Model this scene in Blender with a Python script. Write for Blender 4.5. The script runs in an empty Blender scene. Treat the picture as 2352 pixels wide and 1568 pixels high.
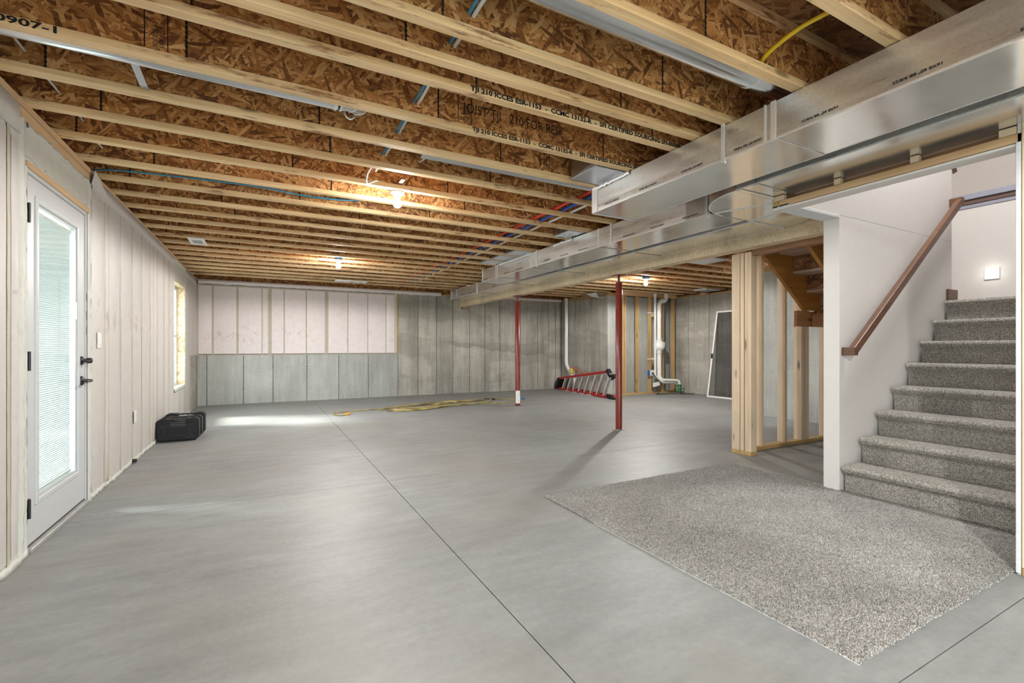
import bpy, bmesh, math, random
import numpy as np
from mathutils import Vector, Matrix
random.seed(7); np.random.seed(7)
PI = math.pi
sc = bpy.context.scene
COL = sc.collection

# ------------------------------------------------------------------ camera, world, sun, exposure
cam_d = bpy.data.cameras.new('camera'); cam = bpy.data.objects.new('camera', cam_d); COL.objects.link(cam)
cam_d.sensor_width = 36.0; cam_d.sensor_fit = 'HORIZONTAL'; cam_d.lens = 1073.5/2352*36
cam_d.shift_y = 13.4/2352; cam_d.clip_start = 0.05
cam.location = (0, 0, 1.1116); cam.rotation_euler = (PI/2, 0, -0.4879)
sc.camera = cam
sc.view_settings.view_transform = 'Standard'; sc.view_settings.look = 'None'
sc.view_settings.gamma = 1.0; sc.view_settings.use_curve_mapping = False
sc.view_settings.exposure = 0.75
cy = sc.cycles
cy.max_bounces = 8; cy.diffuse_bounces = 6; cy.glossy_bounces = 4; cy.transmission_bounces = 4; cy.transparent_max_bounces = 12
cy.caustics_reflective = False; cy.caustics_refractive = False; cy.sample_clamp_indirect = 8.0
cy.use_denoising = True

W = bpy.data.worlds.new('sky'); sc.world = W; W.use_nodes = True
wn = W.node_tree.nodes; wl = W.node_tree.links
bg = wn['Background']; bg.inputs['Color'].default_value = (0.86, 0.93, 1.0, 1); bg.inputs['Strength'].default_value = 6.5

def lamp(name, kind, loc, rot=(0, 0, 0), energy=10, color=(1, 1, 1), **kw):
    d = bpy.data.lights.new(name, kind); d.energy = energy; d.color = color
    for k, v in kw.items(): setattr(d, k, v)
    o = bpy.data.objects.new(name, d); COL.objects.link(o); o.location = loc; o.rotation_euler = rot
    return o
def aim(dx, dy, dz): return Vector((dx, dy, dz)).to_track_quat('-Z', 'Y').to_euler()
lamp('sun', 'SUN', (-6, 10, 6), aim(1.0, -0.42, -0.90), energy=10.0, color=(1, 0.98, 0.96), angle=math.radians(14))
def portal(name, loc, rot, sx, sy):
    o = lamp(name, 'AREA', loc, rot, 1, shape='RECTANGLE', size=sx, size_y=sy); o.data.cycles.is_portal = True
portal('window_portal', (-1.30, 8.55, 1.29), aim(1, 0, 0), 1.0, 1.54)
portal('window_portal', (-1.30, -0.65, 1.29), aim(1, 0, 0), 1.0, 1.54)
portal('fill_glazing_portal', (1.2, -3.66, 1.12), aim(0, 1, 0), 3.2, 2.1)  # sky portal of the added rear glazing, gives frontal fill
# ceiling lamp of the upper storey, lighting the stairwell from above
lamp('upper_hall_lamp', 'AREA', (4.5, 1.35, 4.95), aim(0, 0, -1), energy=72, color=(1, 0.98, 0.965), shape='DISK', size=0.6)

# ------------------------------------------------------------------ materials
MATS = {}
class NT:
    def __init__(s, name):
        s.m = bpy.data.materials.new(name); s.m.use_nodes = True
        s.n = s.m.node_tree.nodes; s.l = s.m.node_tree.links
        s.b = s.n['Principled BSDF']; s.out = s.n['Material Output']
    def node(s, t, **kw):
        x = s.n.new(t)
        for k, v in kw.items():
            if k.startswith('i_'): x.inputs[k[2:].replace('_', ' ')].default_value = v
            else: setattr(x, k, v)
        return x
    def link(s, a, b): s.l.new(a, b)
    def pos(s, scale=(1, 1, 1), rot=(0, 0, 0), rnd=0.0, obj=False):
        if obj: src = s.node('ShaderNodeTexCoord').outputs['Object']
        else: src = s.node('ShaderNodeNewGeometry').outputs['Position']
        if rnd:
            oi = s.node('ShaderNodeObjectInfo'); mu = s.node('ShaderNodeMath', operation='MULTIPLY'); mu.inputs[1].default_value = rnd
            s.link(oi.outputs['Random'], mu.inputs[0])
            va = s.node('ShaderNodeVectorMath', operation='ADD'); s.link(src, va.inputs[0]); s.link(mu.outputs[0], va.inputs[1]); src = va.outputs[0]
        mp = s.node('ShaderNodeMapping'); mp.inputs['Scale'].default_value = scale; mp.inputs['Rotation'].default_value = rot
        s.link(src, mp.inputs['Vector']); return mp.outputs[0]
    def noise(s, vec, scale=5, detail=3, rough=0.5, dist=0.0):
        x = s.node('ShaderNodeTexNoise'); s.link(vec, x.inputs['Vector'])
        x.inputs['Scale'].default_value = scale; x.inputs['Detail'].default_value = detail
        x.inputs['Roughness'].default_value = rough; x.inputs['Distortion'].default_value = dist
        return x.outputs['Fac']
    def ramp(s, fac, stops):
        r = s.node('ShaderNodeValToRGB'); e = r.color_ramp.elements
        while len(e) < len(stops): e.new(0.5)
        for el, (p, c) in zip(e, stops): el.position = p; el.color = (c, c, c, 1) if isinstance(c, (int, float)) else (*c, 1)
        s.link(fac, r.inputs[0]); return r.outputs[0]
    def mix(s, fac, a, b, mode='MIX'):
        x = s.node('ShaderNodeMix', data_type='RGBA', blend_type=mode)
        for sock, v in ((x.inputs[0], fac), (x.inputs[6], a), (x.inputs[7], b)):
            if isinstance(v, (int, float)): sock.default_value = v
            elif isinstance(v, tuple): sock.default_value = (*v, 1)
            else: s.link(v, sock)
        return x.outputs[2]
    def math(s, op, a, b=0.0):
        x = s.node('ShaderNodeMath', operation=op)
        for i, v in enumerate((a, b)):
            if isinstance(v, (int, float)): x.inputs[i].default_value = v
            else: s.link(v, x.inputs[i])
        return x.outputs[0]
    def bump(s, h, strength=0.3, dist=0.01):
        b = s.node('ShaderNodeBump'); b.inputs['Strength'].default_value = strength; b.inputs['Distance'].default_value = dist
        s.link(h, b.inputs['Height']); s.link(b.outputs[0], s.b.inputs['Normal'])
    def fin(s, col=None, rough=0.5, metal=0.0, spec=None):
        if col is not None:
            if isinstance(col, tuple): s.b.inputs['Base Color'].default_value = (*col, 1)
            else: s.link(col, s.b.inputs['Base Color'])
        if isinstance(rough, (int, float)): s.b.inputs['Roughness'].default_value = rough
        else: s.link(rough, s.b.inputs['Roughness'])
        s.b.inputs['Metallic'].default_value = metal
        if spec is not None: s.b.inputs['Specular IOR Level'].default_value = spec
        MATS[s.m.name] = s.m; return s.m

def plain(name, col, rough=0.5, metal=0.0, var=0.12, sc_=12, spec=None):
    t = NT(name); v = t.noise(t.pos(rnd=3), sc_, 4)
    c = t.mix(t.ramp(v, [(0.3, 0.0), (0.7, 1.0)]), tuple(x*(1-var) for x in col), tuple(min(1, x*(1+var)) for x in col))
    return t.fin(c, rough, metal, spec)

def wood(name, base, dark, axis, knots=0.5, stain=None, rnd=7.0, rough=0.62):
    """softwood lumber with grain along axis (0, 1, 2)"""
    t = NT(name)
    s1 = [26, 26, 26]; s1[axis] = 1.1
    s2 = [90, 90, 90]; s2[axis] = 2.0
    p = t.pos(tuple(s1), rnd=rnd); g = t.noise(p, 1.0, 4, 0.6, 0.8)
    g2 = t.noise(t.pos(tuple(s2), rnd=rnd), 1.0, 3, 0.6)
    f = t.math('ADD', t.math('MULTIPLY', g, 0.65), t.math('MULTIPLY', g2, 0.35))
    c = t.mix(t.ramp(f, [(0.36, 0.0), (0.62, 1.0)]), dark, base)
    big = t.noise(t.pos((1, 1, 1), rnd=rnd), 1.3, 2)
    c = t.mix(t.ramp(big, [(0.35, 0.82), (0.65, 1.05)]), (0, 0, 0), c)
    if knots:
        s3 = [11, 11, 11]; s3[axis] = 3.2
        v = t.node('ShaderNodeTexVoronoi'); t.link(t.pos(tuple(s3), rnd=rnd*1.7), v.inputs['Vector']); v.inputs['Scale'].default_value = 1.0
        sel = t.node('ShaderNodeSeparateColor'); t.link(v.outputs['Color'], sel.inputs[0])
        on = t.math('GREATER_THAN', sel.outputs[0], 1-0.28*knots)
        kk = t.math('MULTIPLY', t.ramp(v.outputs['Distance'], [(0.12, 1.0), (0.24, 0.0)]), on)
        c = t.mix(kk, c, tuple(x*0.42 for x in dark))
    if stain:
        st = t.noise(t.pos((0.9, 5, 5) if axis == 0 else (5, 0.9, 5), rnd=rnd), 3.0, 5, 0.7)
        c = t.mix(t.ramp(st, [(0.57, 0.0), (0.66, 0.8)]), c, stain)
    t.bump(g2, 0.15, 0.002)
    return t.fin(c, rough)

def osb(name, plane, cols, scale=1.0, rough=0.65, bmp=0.4):
    """oriented strand board: several layers of long flakes laid over each other"""
    t = NT(name)
    src = t.pos((1, 1, 1), rnd=5.0)
    wn_ = t.node('ShaderNodeTexNoise'); t.link(src, wn_.inputs['Vector']); wn_.inputs['Scale'].default_value = 9*scale; wn_.inputs['Detail'].default_value = 2
    wm = t.node('ShaderNodeVectorMath', operation='SCALE'); t.link(wn_.outputs['Color'], wm.inputs[0]); wm.inputs['Scale'].default_value = 0.016/scale
    ad = t.node('ShaderNodeVectorMath', operation='ADD'); t.link(src, ad.inputs[0]); t.link(wm.outputs[0], ad.inputs[1])
    best = None; edge = None
    for i, ang in enumerate((0.35, 1.25, 2.2, 2.9)):
        mp = t.node('ShaderNodeMapping', vector_type='TEXTURE')
        if plane == 'xz': mp.inputs['Rotation'].default_value = (0, ang, 0); mp.inputs['Scale'].default_value = (0.105/scale, 1e3, 0.018/scale)
        elif plane == 'xy': mp.inputs['Rotation'].default_value = (0, 0, ang); mp.inputs['Scale'].default_value = (0.105/scale, 0.018/scale, 1e3)
        else: mp.inputs['Rotation'].default_value = (ang, 0, 0); mp.inputs['Scale'].default_value = (1e3, 0.105/scale, 0.018/scale)
        mp.inputs['Location'].default_value = (i*3.1, i*1.7, i*2.3)
        t.link(ad.outputs[0], mp.inputs[0])
        v = t.node('ShaderNodeTexVoronoi', voronoi_dimensions='3D'); v.inputs['Scale'].default_value = 1.0; t.link(mp.outputs[0], v.inputs['Vector'])
        sp = t.node('ShaderNodeSeparateColor'); t.link(v.outputs['Color'], sp.inputs[0])
        if best is None: best, shade = sp.outputs[0], sp.outputs[1]
        else:
            gt = t.math('GREATER_THAN', sp.outputs[0], best)
            mx = t.node('ShaderNodeMix', data_type='FLOAT'); t.link(gt, mx.inputs[0]); t.link(shade, mx.inputs[2]); t.link(sp.outputs[1], mx.inputs[3]); shade = mx.outputs[0]
            best = t.math('MAXIMUM', best, sp.outputs[0])
    fine = t.noise(t.pos((75, 75, 75)), 1.0*scale, 5, 0.7)
    sh = t.math('ADD', t.math('MULTIPLY', shade, 0.72), t.math('MULTIPLY', t.math('SUBTRACT', fine, 0.2), 0.5))
    c = t.ramp(sh, [(0.08, cols[0]), (0.35, cols[1]), (0.65, cols[2]), (0.98, cols[3])])
    bl = t.noise(t.pos((1, 1, 1), rnd=5), 2.1, 3)
    c = t.mix(1.0, c, t.ramp(bl, [(0.3, 0.78), (0.7, 1.12)]), 'MULTIPLY')
    t.bump(shade, bmp, 0.003)
    return t.fin(c, rough)

def concrete(name, base, var=0.2, streak=(3.5, 3.5, 0.35), pits=True, rough=0.75, warm=0.0, wet=False, objvar=0.0, tide=False):
    t = NT(name)
    p = t.pos()
    n1 = t.noise(p, 1.1, 5, 0.6); n2 = t.noise(t.pos(streak), 2.2, 5, 0.65); n3 = t.noise(p, 30, 4, 0.6)
    f = t.math('ADD', t.math('ADD', t.math('MULTIPLY', n1, 0.4), t.math('MULTIPLY', n2, 0.4)), t.math('MULTIPLY', n3, 0.2))
    lo = tuple(x*(1-var) for x in base); hi = tuple(min(1, x*(1+var)) for x in base)
    c = t.mix(t.ramp(f, [(0.38, 0.0), (0.62, 1.0)]), lo, hi)
    if warm:
        c = t.mix(t.math('MULTIPLY', t.ramp(t.noise(p, 0.8, 3), [(0.45, 0.0), (0.7, 1.0)]), warm), c, (base[0]*0.95, base[1]*0.85, base[2]*0.72))
    if wet:   # damp tide marks, drips
        w = t.noise(t.pos((0.35, 0.35, 1.1)), 1.0, 4, 0.55, 0.2)
        c = t.mix(t.math('MULTIPLY', t.ramp(w, [(0.50, 0.0), (0.53, 1.0), (0.56, 0.9), (0.66, 0.0)]), 0.33), c, tuple(x*0.45 for x in base))
        w2 = t.noise(t.pos((5, 5, 0.5)), 1.3, 5, 0.7)
        c = t.mix(t.math('MULTIPLY', t.ramp(w2, [(0.56, 0.0), (0.70, 1.0)]), 0.62), c, (base[0]*0.6, base[1]*0.54, base[2]*0.42))
    if tide:  # one sloping damp line left by the pour across the back wall
        sx = t.node('ShaderNodeSeparateXYZ'); t.link(t.pos(), sx.inputs[0])
        line = t.math('SUBTRACT', 1.20, t.math('MULTIPLY', t.math('SUBTRACT', sx.outputs[0], 3.6), 0.115))
        dz = t.math('ADD', t.math('SUBTRACT', sx.outputs[2], line), t.math('MULTIPLY', t.math('SUBTRACT', t.noise(t.pos((1.2, 1, 1.2)), 1.6, 4, 0.6), 0.5), 0.35))
        bnd = t.ramp(dz, [(0.0, 0.0), (0.02, 1.0), (0.07, 0.8), (0.26, 0.0)])
        xs_ = t.ramp(t.math('MULTIPLY', sx.outputs[0], 0.1), [(0.33, 0.0), (0.42, 1.0)])
        c = t.mix(t.math('MULTIPLY', t.math('MULTIPLY', bnd, xs_), 0.5), c, tuple(x*0.42 for x in base))
    if pits:
        v = t.node('ShaderNodeTexVoronoi'); t.link(t.pos((24, 24, 24)), v.inputs['Vector']); v.inputs['Scale'].default_value = 1
        sp = t.node('ShaderNodeSeparateColor'); t.link(v.outputs['Color'], sp.inputs[0])
        k = t.math('MULTIPLY', t.ramp(v.outputs['Distance'], [(0.10, 1.0), (0.2, 0.0)]), t.math('GREATER_THAN', sp.outputs[0], 0.78))
        c = t.mix(t.math('MULTIPLY', k, 0.75), c, tuple(x*0.3 for x in base))
    if objvar:
        oi = t.node('ShaderNodeObjectInfo')
        c = t.mix(1.0, c, t.ramp(oi.outputs['Random'], [(0.0, 1-objvar), (1.0, 1+objvar*0.6)]), 'MULTIPLY')
    t.bump(n3, 0.25, 0.004)
    return t.fin(c, rough)

def foam(name, base, seam=False):
    t = NT(name); p = t.pos(rnd=2)
    n = t.noise(t.pos((1, 1, 1)), 14, 4, 0.6); w = t.noise(t.pos((5, 5, 2.5)), 1.6, 3, 0.5, 0.8)
    c = t.mix(t.ramp(n, [(0.3, 0.0), (0.7, 1.0)]), tuple(x*0.95 for x in base), tuple(min(1, x*1.03) for x in base))
    v = t.node('ShaderNodeTexVoronoi'); t.link(t.pos((70, 70, 70)), v.inputs['Vector']); v.inputs['Scale'].default_value = 1
    dd = t.math('MULTIPLY', t.ramp(v.outputs['Distance'], [(0.08, 1.0), (0.2, 0.0)]), 0.25 if not seam else 0.6)
    c = t.mix(dd, c, tuple(x*0.6 for x in base))
    # creases and scuffs where the sheet was pressed in, about chest height
    sx = t.node('ShaderNodeSeparateXYZ'); t.link(t.pos(), sx.inputs[0])
    band = t.ramp(t.math('ABSOLUTE', t.math('SUBTRACT', sx.outputs[2], 1.35)), [(0.05, 1.0), (0.25, 0.0)])
    sm = t.ramp(t.noise(t.pos((5, 5, 4)), 1.6, 5, 0.7, 0.5), [(0.55, 0.0), (0.66, 0.6)])
    c = t.mix(t.math('MULTIPLY', band, sm), c, tuple(x*y for x, y in zip(base, (0.62, 0.55, 0.55))))
    t.bump(t.math('ADD', w, t.math('MULTIPLY', n, 0.3)), 0.22, 0.015)
    return t.fin(c, 0.55)

def carpet(name, base):
    t = NT(name)
    v = t.node('ShaderNodeTexVoronoi'); t.link(t.pos((1, 1, 1)), v.inputs['Vector']); v.inputs['Scale'].default_value = 190
    sp = t.node('ShaderNodeSeparateColor'); t.link(v.outputs['Color'], sp.inputs[0])
    c = t.ramp(sp.outputs[0], [(0.0, tuple(x*0.50 for x in base)), (0.35, tuple(x*0.85 for x in base)), (0.65, tuple(x*1.15 for x in base)), (1.0, tuple(min(1, x*1.6) for x in base))])
    n = t.noise(t.pos(), 3.0, 4, 0.6)
    c = t.mix(1.0, c, t.ramp(n, [(0.3, 0.86), (0.7, 1.08)]), 'MULTIPLY')
    t.bump(t.noise(t.pos(), 140, 3), 0.9, 0.006)
    return t.fin(c, 0.95, spec=0.1)

def galv(name, base=(0.74, 0.76, 0.76), rough=0.22, brush=(1, 1, 1), spang=0.12, metal=1.0, wob=0.12):
    t = NT(name)
    v = t.node('ShaderNodeTexVoronoi'); t.link(t.pos((1, 1, 1)), v.inputs['Vector']); v.inputs['Scale'].default_value = 110
    sp = t.node('ShaderNodeSeparateColor'); t.link(v.outputs['Color'], sp.inputs[0])
    c = t.mix(t.math('MULTIPLY', sp.outputs[0], spang), base, tuple(x*0.6 for x in base))
    s = t.noise(t.pos(brush), 3.0, 4, 0.6)
    c = t.mix(1.0, c, t.ramp(s, [(0.3, 0.9), (0.7, 1.05)]), 'MULTIPLY')
    t.bump(t.noise(t.pos((1, 1, 1)), 1.6, 2), wob, 0.05)
    r = t.ramp(s, [(0.3, rough*0.8), (0.7, rough*1.3)])
    return t.fin(c, r, metal)

OSBC = [(0.085, 0.030, 0.010), (0.36, 0.145, 0.040), (0.62, 0.295, 0.095), (0.90, 0.59, 0.26)]
M = {}
M['osb_web'] = osb('osb_web', 'xz', OSBC, 1.1)
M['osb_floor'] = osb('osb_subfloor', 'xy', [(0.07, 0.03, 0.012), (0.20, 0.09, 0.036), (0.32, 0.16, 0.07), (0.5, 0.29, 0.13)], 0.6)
M['osb_yz'] = osb('osb_riser', 'yz', [(0.08, 0.04, 0.02), (0.2, 0.09, 0.04), (0.32, 0.15, 0.07), (0.5, 0.3, 0.16)], 0.8)
M['lsl'] = osb('strand_beam', 'yz', [(0.66, 0.49, 0.29), (0.78, 0.62, 0.41), (0.83, 0.69, 0.48), (0.90, 0.78, 0.57)], 1.9, bmp=0.02)
M['flange'] = wood('joist_flange_pine', (0.93, 0.71, 0.42), (0.76, 0.49, 0.23), 0, 0.35, stain=(0.22, 0.075, 0.025))
M['pine_x'] = wood('pine_x', (0.72, 0.50, 0.29), (0.58, 0.37, 0.19), 0, 0.6)
M['pine_y'] = wood('pine_y', (0.72, 0.50, 0.29), (0.58, 0.37, 0.19), 1, 0.6)
M['stud'] = wood('stud_pine', (0.82, 0.67, 0.49), (0.73, 0.56, 0.38), 2, 0.9)
M['treated'] = wood('treated_stud', (0.62, 0.42, 0.19), (0.47, 0.29, 0.11), 2, 0.7)
M['treated_x'] = wood('treated_plate', (0.60, 0.42, 0.18), (0.46, 0.29, 0.10), 0, 0.4)
M['stringer'] = wood('stair_stringer_wood', (0.46, 0.22, 0.055), (0.33, 0.14, 0.03), 0, 0.3)
M['board'] = wood('landing_board_wood', (0.52, 0.28, 0.13), (0.34, 0.16, 0.07), 0, 0.5)
M['header'] = wood('header_wood', (0.40, 0.22, 0.12), (0.24, 0.12, 0.06), 1, 0.4)
M['tread'] = plain('tread_board', (0.48, 0.37, 0.29), 0.7)
M['floor'] = concrete('floor_concrete', (0.262, 0.270, 0.266), 0.2, (1.2, 4.0, 1), pits=False, rough=0.5, warm=0.5)
M['joint'] = plain('dark_joint', (0.05, 0.045, 0.04), 0.9)  # dark bed at the bottom of the saw-cut joints
M['wallc'] = concrete('wall_concrete', (0.44, 0.42, 0.37), 0.34, wet=True, objvar=0.16)
M['wallb'] = concrete('back_wall_concrete', (0.43, 0.41, 0.36), 0.34, wet=True, objvar=0.16, tide=True)
M['wallc2'] = concrete('pony_concrete', (0.42, 0.435, 0.41), 0.24, objvar=0.16)
M['seamc'] = plain('concrete_seam', (0.13, 0.125, 0.11), 0.9)
M['foam'] = foam('insulation_facing', (0.575, 0.545, 0.515))
M['foamp'] = foam('pink_insulation_facing', (0.80, 0.73, 0.725))
M['foamw'] = foam('white_foam_sheet', (0.60, 0.605, 0.555), True)
M['seam'] = foam('stud_strip_under_sheet', (0.48, 0.435, 0.34), True)
M['drywall'] = plain('drywall_paint', (0.74, 0.725, 0.705), 0.7, var=0.015)
M['drywall_raw'] = plain('raw_gypsum', (0.72, 0.75, 0.78), 0.8, var=0.06, sc_=30)
M['carpet'] = carpet('carpet_pile', (0.41, 0.40, 0.375))
M['carpet_s'] = carpet('stair_carpet', (0.34, 0.325, 0.295))
M['galv'] = galv('galvanised_sheet', (0.84, 0.84, 0.82), rough=0.16, spang=0.10, metal=0.88)
M['galv_side'] = galv('galvanised_side', (0.86, 0.87, 0.87), rough=0.30, brush=(1.2, 0.5, 7), spang=0.28, metal=0.84, wob=0.05)
M['galv_d'] = galv('galvanised_dark', (0.55, 0.58, 0.62), rough=0.3)
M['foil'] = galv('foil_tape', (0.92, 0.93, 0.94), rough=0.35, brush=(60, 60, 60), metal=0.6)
M['pipe'] = galv('round_pipe', (0.72, 0.75, 0.78), rough=0.2, brush=(1, 30, 30))
M['red'] = plain('red_pipe', (0.62, 0.03, 0.025), 0.35)
M['blue'] = plain('blue_pipe', (0.02, 0.10, 0.55), 0.35)
M['lblue'] = plain('light_blue_cable', (0.05, 0.27, 0.45), 0.4)
M['whitep'] = plain('white_pipe', (0.72, 0.73, 0.70), 0.35)
M['pvc'] = plain('white_pvc', (0.76, 0.77, 0.74), 0.3, var=0.04)
M['yellow'] = plain('yellow_tube', (0.72, 0.52, 0.02), 0.4)
M['oxide'] = plain('red_oxide_steel', (0.19, 0.026, 0.017), 0.25, var=0.15)
M['steel'] = plain('bare_steel', (0.45, 0.43, 0.42), 0.35, 1.0)
M['doorw'] = plain('door_paint', (0.55, 0.565, 0.575), 0.38, var=0.02)
M['white'] = plain('white_plastic', (0.80, 0.79, 0.76), 0.4, var=0.03)
M['black'] = plain('black_metal', (0.018, 0.016, 0.016), 0.4)
M['casep'] = plain('black_moulded_plastic', (0.009, 0.009, 0.010), 0.45, var=0.2, spec=0.3)
M['casel'] = plain('grey_moulded_edge', (0.035, 0.037, 0.04), 0.4)
M['slat'] = plain('blind_slat', (0.62, 0.65, 0.66), 0.5, var=0.02)
M['brown'] = wood('stained_handrail', (0.17, 0.085, 0.05), (0.11, 0.05, 0.028), 0, 0, rough=0.4)
M['lred'] = plain('ladder_red_fibreglass', (0.50, 0.02, 0.02), 0.4)
M['lpink'] = plain('faded_red_rail', (0.62, 0.20, 0.13), 0.5)
M['alu'] = plain('ladder_aluminium', (0.50, 0.50, 0.48), 0.4, 0.5)
M['mesh'] = None
M['cord'] = plain('yellow_cord_jacket', (0.36, 0.285, 0.11), 0.45, var=0.65, sc_=5)
M['orange'] = plain('orange_plug', (0.80, 0.36, 0.04), 0.5)
M['green'] = plain('green_coupling', (0.02, 0.18, 0.07), 0.4)
M['bluebox'] = plain('blue_box', (0.015, 0.13, 0.42), 0.45)
M['ink'] = plain('black_print', (0.012, 0.010, 0.010), 0.8)
M['web_gap'] = plain('joint_glue', (0.012, 0.007, 0.004), 0.8)
M['woodtrim'] = wood('dark_trim', (0.18, 0.12, 0.10), (0.12, 0.075, 0.06), 1, 0, rough=0.4)
M['captrim'] = plain('cap_trim', (0.34, 0.36, 0.44), 0.35, var=0.04)
M['gravel'] = plain('yard_ground', (0.32, 0.30, 0.24), 0.95, var=0.25, sc_=3)
M['vinyl'] = plain('window_vinyl', (0.62, 0.74, 0.76), 0.4, var=0.03)
M['tape'] = plain('white_label', (0.85, 0.84, 0.82), 0.5, var=0.05)
def glass(name, tint=(0.93, 0.97, 0.96)):
    t = NT(name); t.n.remove(t.b)
    tr = t.node('ShaderNodeBsdfTransparent'); tr.inputs[0].default_value = (*tint, 1)
    gl = t.node('ShaderNodeBsdfGlossy'); gl.inputs['Roughness'].default_value = 0.02
    lw = t.node('ShaderNodeLayerWeight'); fr = t.math('ADD', t.math('MULTIPLY', t.math('POWER', lw.outputs['Facing'], 5.0), 0.7), 0.02)
    mx = t.node('ShaderNodeMixShader'); t.link(fr, mx.inputs[0]); t.link(tr.outputs[0], mx.inputs[1]); t.link(gl.outputs[0], mx.inputs[2])
    t.link(mx.outputs[0], t.out.inputs[0]); return t.m
M['glass'] = glass('window_glass')
def screenmat():
    t = NT('insect_screen_mesh'); t.n.remove(t.b)
    tr = t.node('ShaderNodeBsdfTransparent'); df = t.node('ShaderNodeBsdfDiffuse'); df.inputs[0].default_value = (0.05, 0.05, 0.05, 1)
    mx = t.node('ShaderNodeMixShader'); mx.inputs[0].default_value = 0.55
    t.link(tr.outputs[0], mx.inputs[1]); t.link(df.outputs[0], mx.inputs[2]); t.link(mx.outputs[0], t.out.inputs[0]); return t.m
M['mesh'] = screenmat()
def emis(name, col, s):
    t = NT(name); t.b.inputs['Base Color'].default_value = (*col, 1); t.b.inputs['Emission Color'].default_value = (*col, 1)
    t.b.inputs['Emission Strength'].default_value = s; return t.m
M['bulb'] = emis('lit_bulb', (1.0, 0.965, 0.92), 300)
M['steplamp'] = emis('lit_step_lens', (1.0, 0.95, 0.88), 18)

# ------------------------------------------------------------------ geometry helpers
class G:
    """collects shapes in world coordinates; G.make links them as one mesh object"""
    def __init__(s): s.v = []; s.f = []; s.sm = []
    def add(s, vs, fs, smooth=False):
        o = len(s.v); s.v += [tuple(p) for p in vs]; s.f += [tuple(i+o for i in f) for f in fs]; s.sm += [smooth]*len(fs); return s
    def box(s, x0, x1, y0, y1, z0, z1):
        return s.add([(x0, y0, z0), (x1, y0, z0), (x1, y1, z0), (x0, y1, z0), (x0, y0, z1), (x1, y0, z1), (x1, y1, z1), (x0, y1, z1)],
                     [(0, 3, 2, 1), (4, 5, 6, 7), (0, 1, 5, 4), (1, 2, 6, 5), (2, 3, 7, 6), (3, 0, 4, 7)])
    def bar(s, a, b, w, h, up=(0, 0, 1)):
        a = Vector(a); b = Vector(b); d = (b-a).normalized(); u = Vector(up); r = d.cross(u)
        if r.length < 1e-4: r = d.cross(Vector((1, 0, 0)))
        r.normalize(); u = r.cross(d).normalized(); vs = []
        for p in (a, b):
            for i, j in ((-1, -1), (1, -1), (1, 1), (-1, 1)): vs.append(p+r*i*w/2+u*j*h/2)
        return s.add(vs, [(3, 2, 1, 0), (4, 5, 6, 7), (0, 1, 5, 4), (1, 2, 6, 5), (2, 3, 7, 6), (3, 0, 4, 7)])
    def tube(s, pts, r, n=10, cap=True):
        pts = [Vector(p) for p in pts]; m = len(pts); rs = r if isinstance(r, (list, tuple)) else [r]*m
        vs = []; prev = None
        for i, p in enumerate(pts):
            d = (pts[min(i+1, m-1)]-pts[max(i-1, 0)])
            d = d.normalized() if d.length > 1e-9 else Vector((0, 0, 1))
            if prev is None:
                q = Vector((0, 0, 1)) if abs(d.z) < 0.9 else Vector((1, 0, 0)); a = d.cross(q).normalized()
            else:
                a = prev-d*prev.dot(d); a.normalize()
            prev = a; b = d.cross(a)
            for k in range(n): t = 2*PI*k/n; vs.append(p+(a*math.cos(t)+b*math.sin(t))*rs[i])
        fs = [(i*n+k, i*n+(k+1) % n, (i+1)*n+(k+1) % n, (i+1)*n+k) for i in range(m-1) for k in range(n)]
        s.add(vs, fs, True)
        if cap:
            s.add(vs[:n], [tuple(reversed(range(n)))]); s.add(vs[-n:], [tuple(range(n))])
        return s
    def prism(s, poly, z0, z1, axis='z'):
        n = len(poly)
        def P(p, h): return (p[0], p[1], h) if axis == 'z' else ((p[0], h, p[1]) if axis == 'y' else (h, p[0], p[1]))
        vs = [P(p, z0) for p in poly]+[P(p, z1) for p in poly]
        return s.add(vs, [tuple(reversed(range(n))), tuple(range(n, 2*n))]+[(i, (i+1) % n, n+(i+1) % n, n+i) for i in range(n)])
    def lathe(s, c, prof, n=20, axis='z'):
        vs = []
        for r, h in prof:
            for k in range(n):
                t = 2*PI*k/n; a, b = r*math.cos(t), r*math.sin(t)
                vs.append((c[0]+a, c[1]+b, c[2]+h) if axis == 'z' else ((c[0]+h, c[1]+a, c[2]+b) if axis == 'x' else (c[0]+a, c[1]+h, c[2]+b)))
        m = len(prof)
        s.add(vs, [(i*n+k, i*n+(k+1) % n, (i+1)*n+(k+1) % n, (i+1)*n+k) for i in range(m-1) for k in range(n)], True)
        s.add(vs[:n], [tuple(reversed(range(n)))]); s.add(vs[-n:], [tuple(range(n))]); return s
    def make(s, name, mat, parent=None, bevel=0.0, base=None, seg=1, fix=True):
        me = bpy.data.meshes.new(name)
        b = Vector(parent['_b']) if parent is not None else Vector(base or (0, 0, 0))
        me.from_pydata([tuple(Vector(p)-b) for p in s.v], [], s.f)
        me.polygons.foreach_set('use_smooth', s.sm); me.materials.append(M[mat] if isinstance(mat, str) else mat)
        if fix:
            bm = bmesh.new(); bm.from_mesh(me); bmesh.ops.recalc_face_normals(bm, faces=bm.faces); bm.to_mesh(me); bm.free()
        me.update()
        o = bpy.data.objects.new(name, me); COL.objects.link(o)
        if parent is not None: o.parent = parent; o['_b'] = tuple(b)
        else: o.location = b; o['_b'] = tuple(b)
        if bevel:
            md = o.modifiers.new('edge', 'BEVEL'); md.width = bevel; md.segments = seg; md.limit_method = 'ANGLE'
        return o
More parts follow.
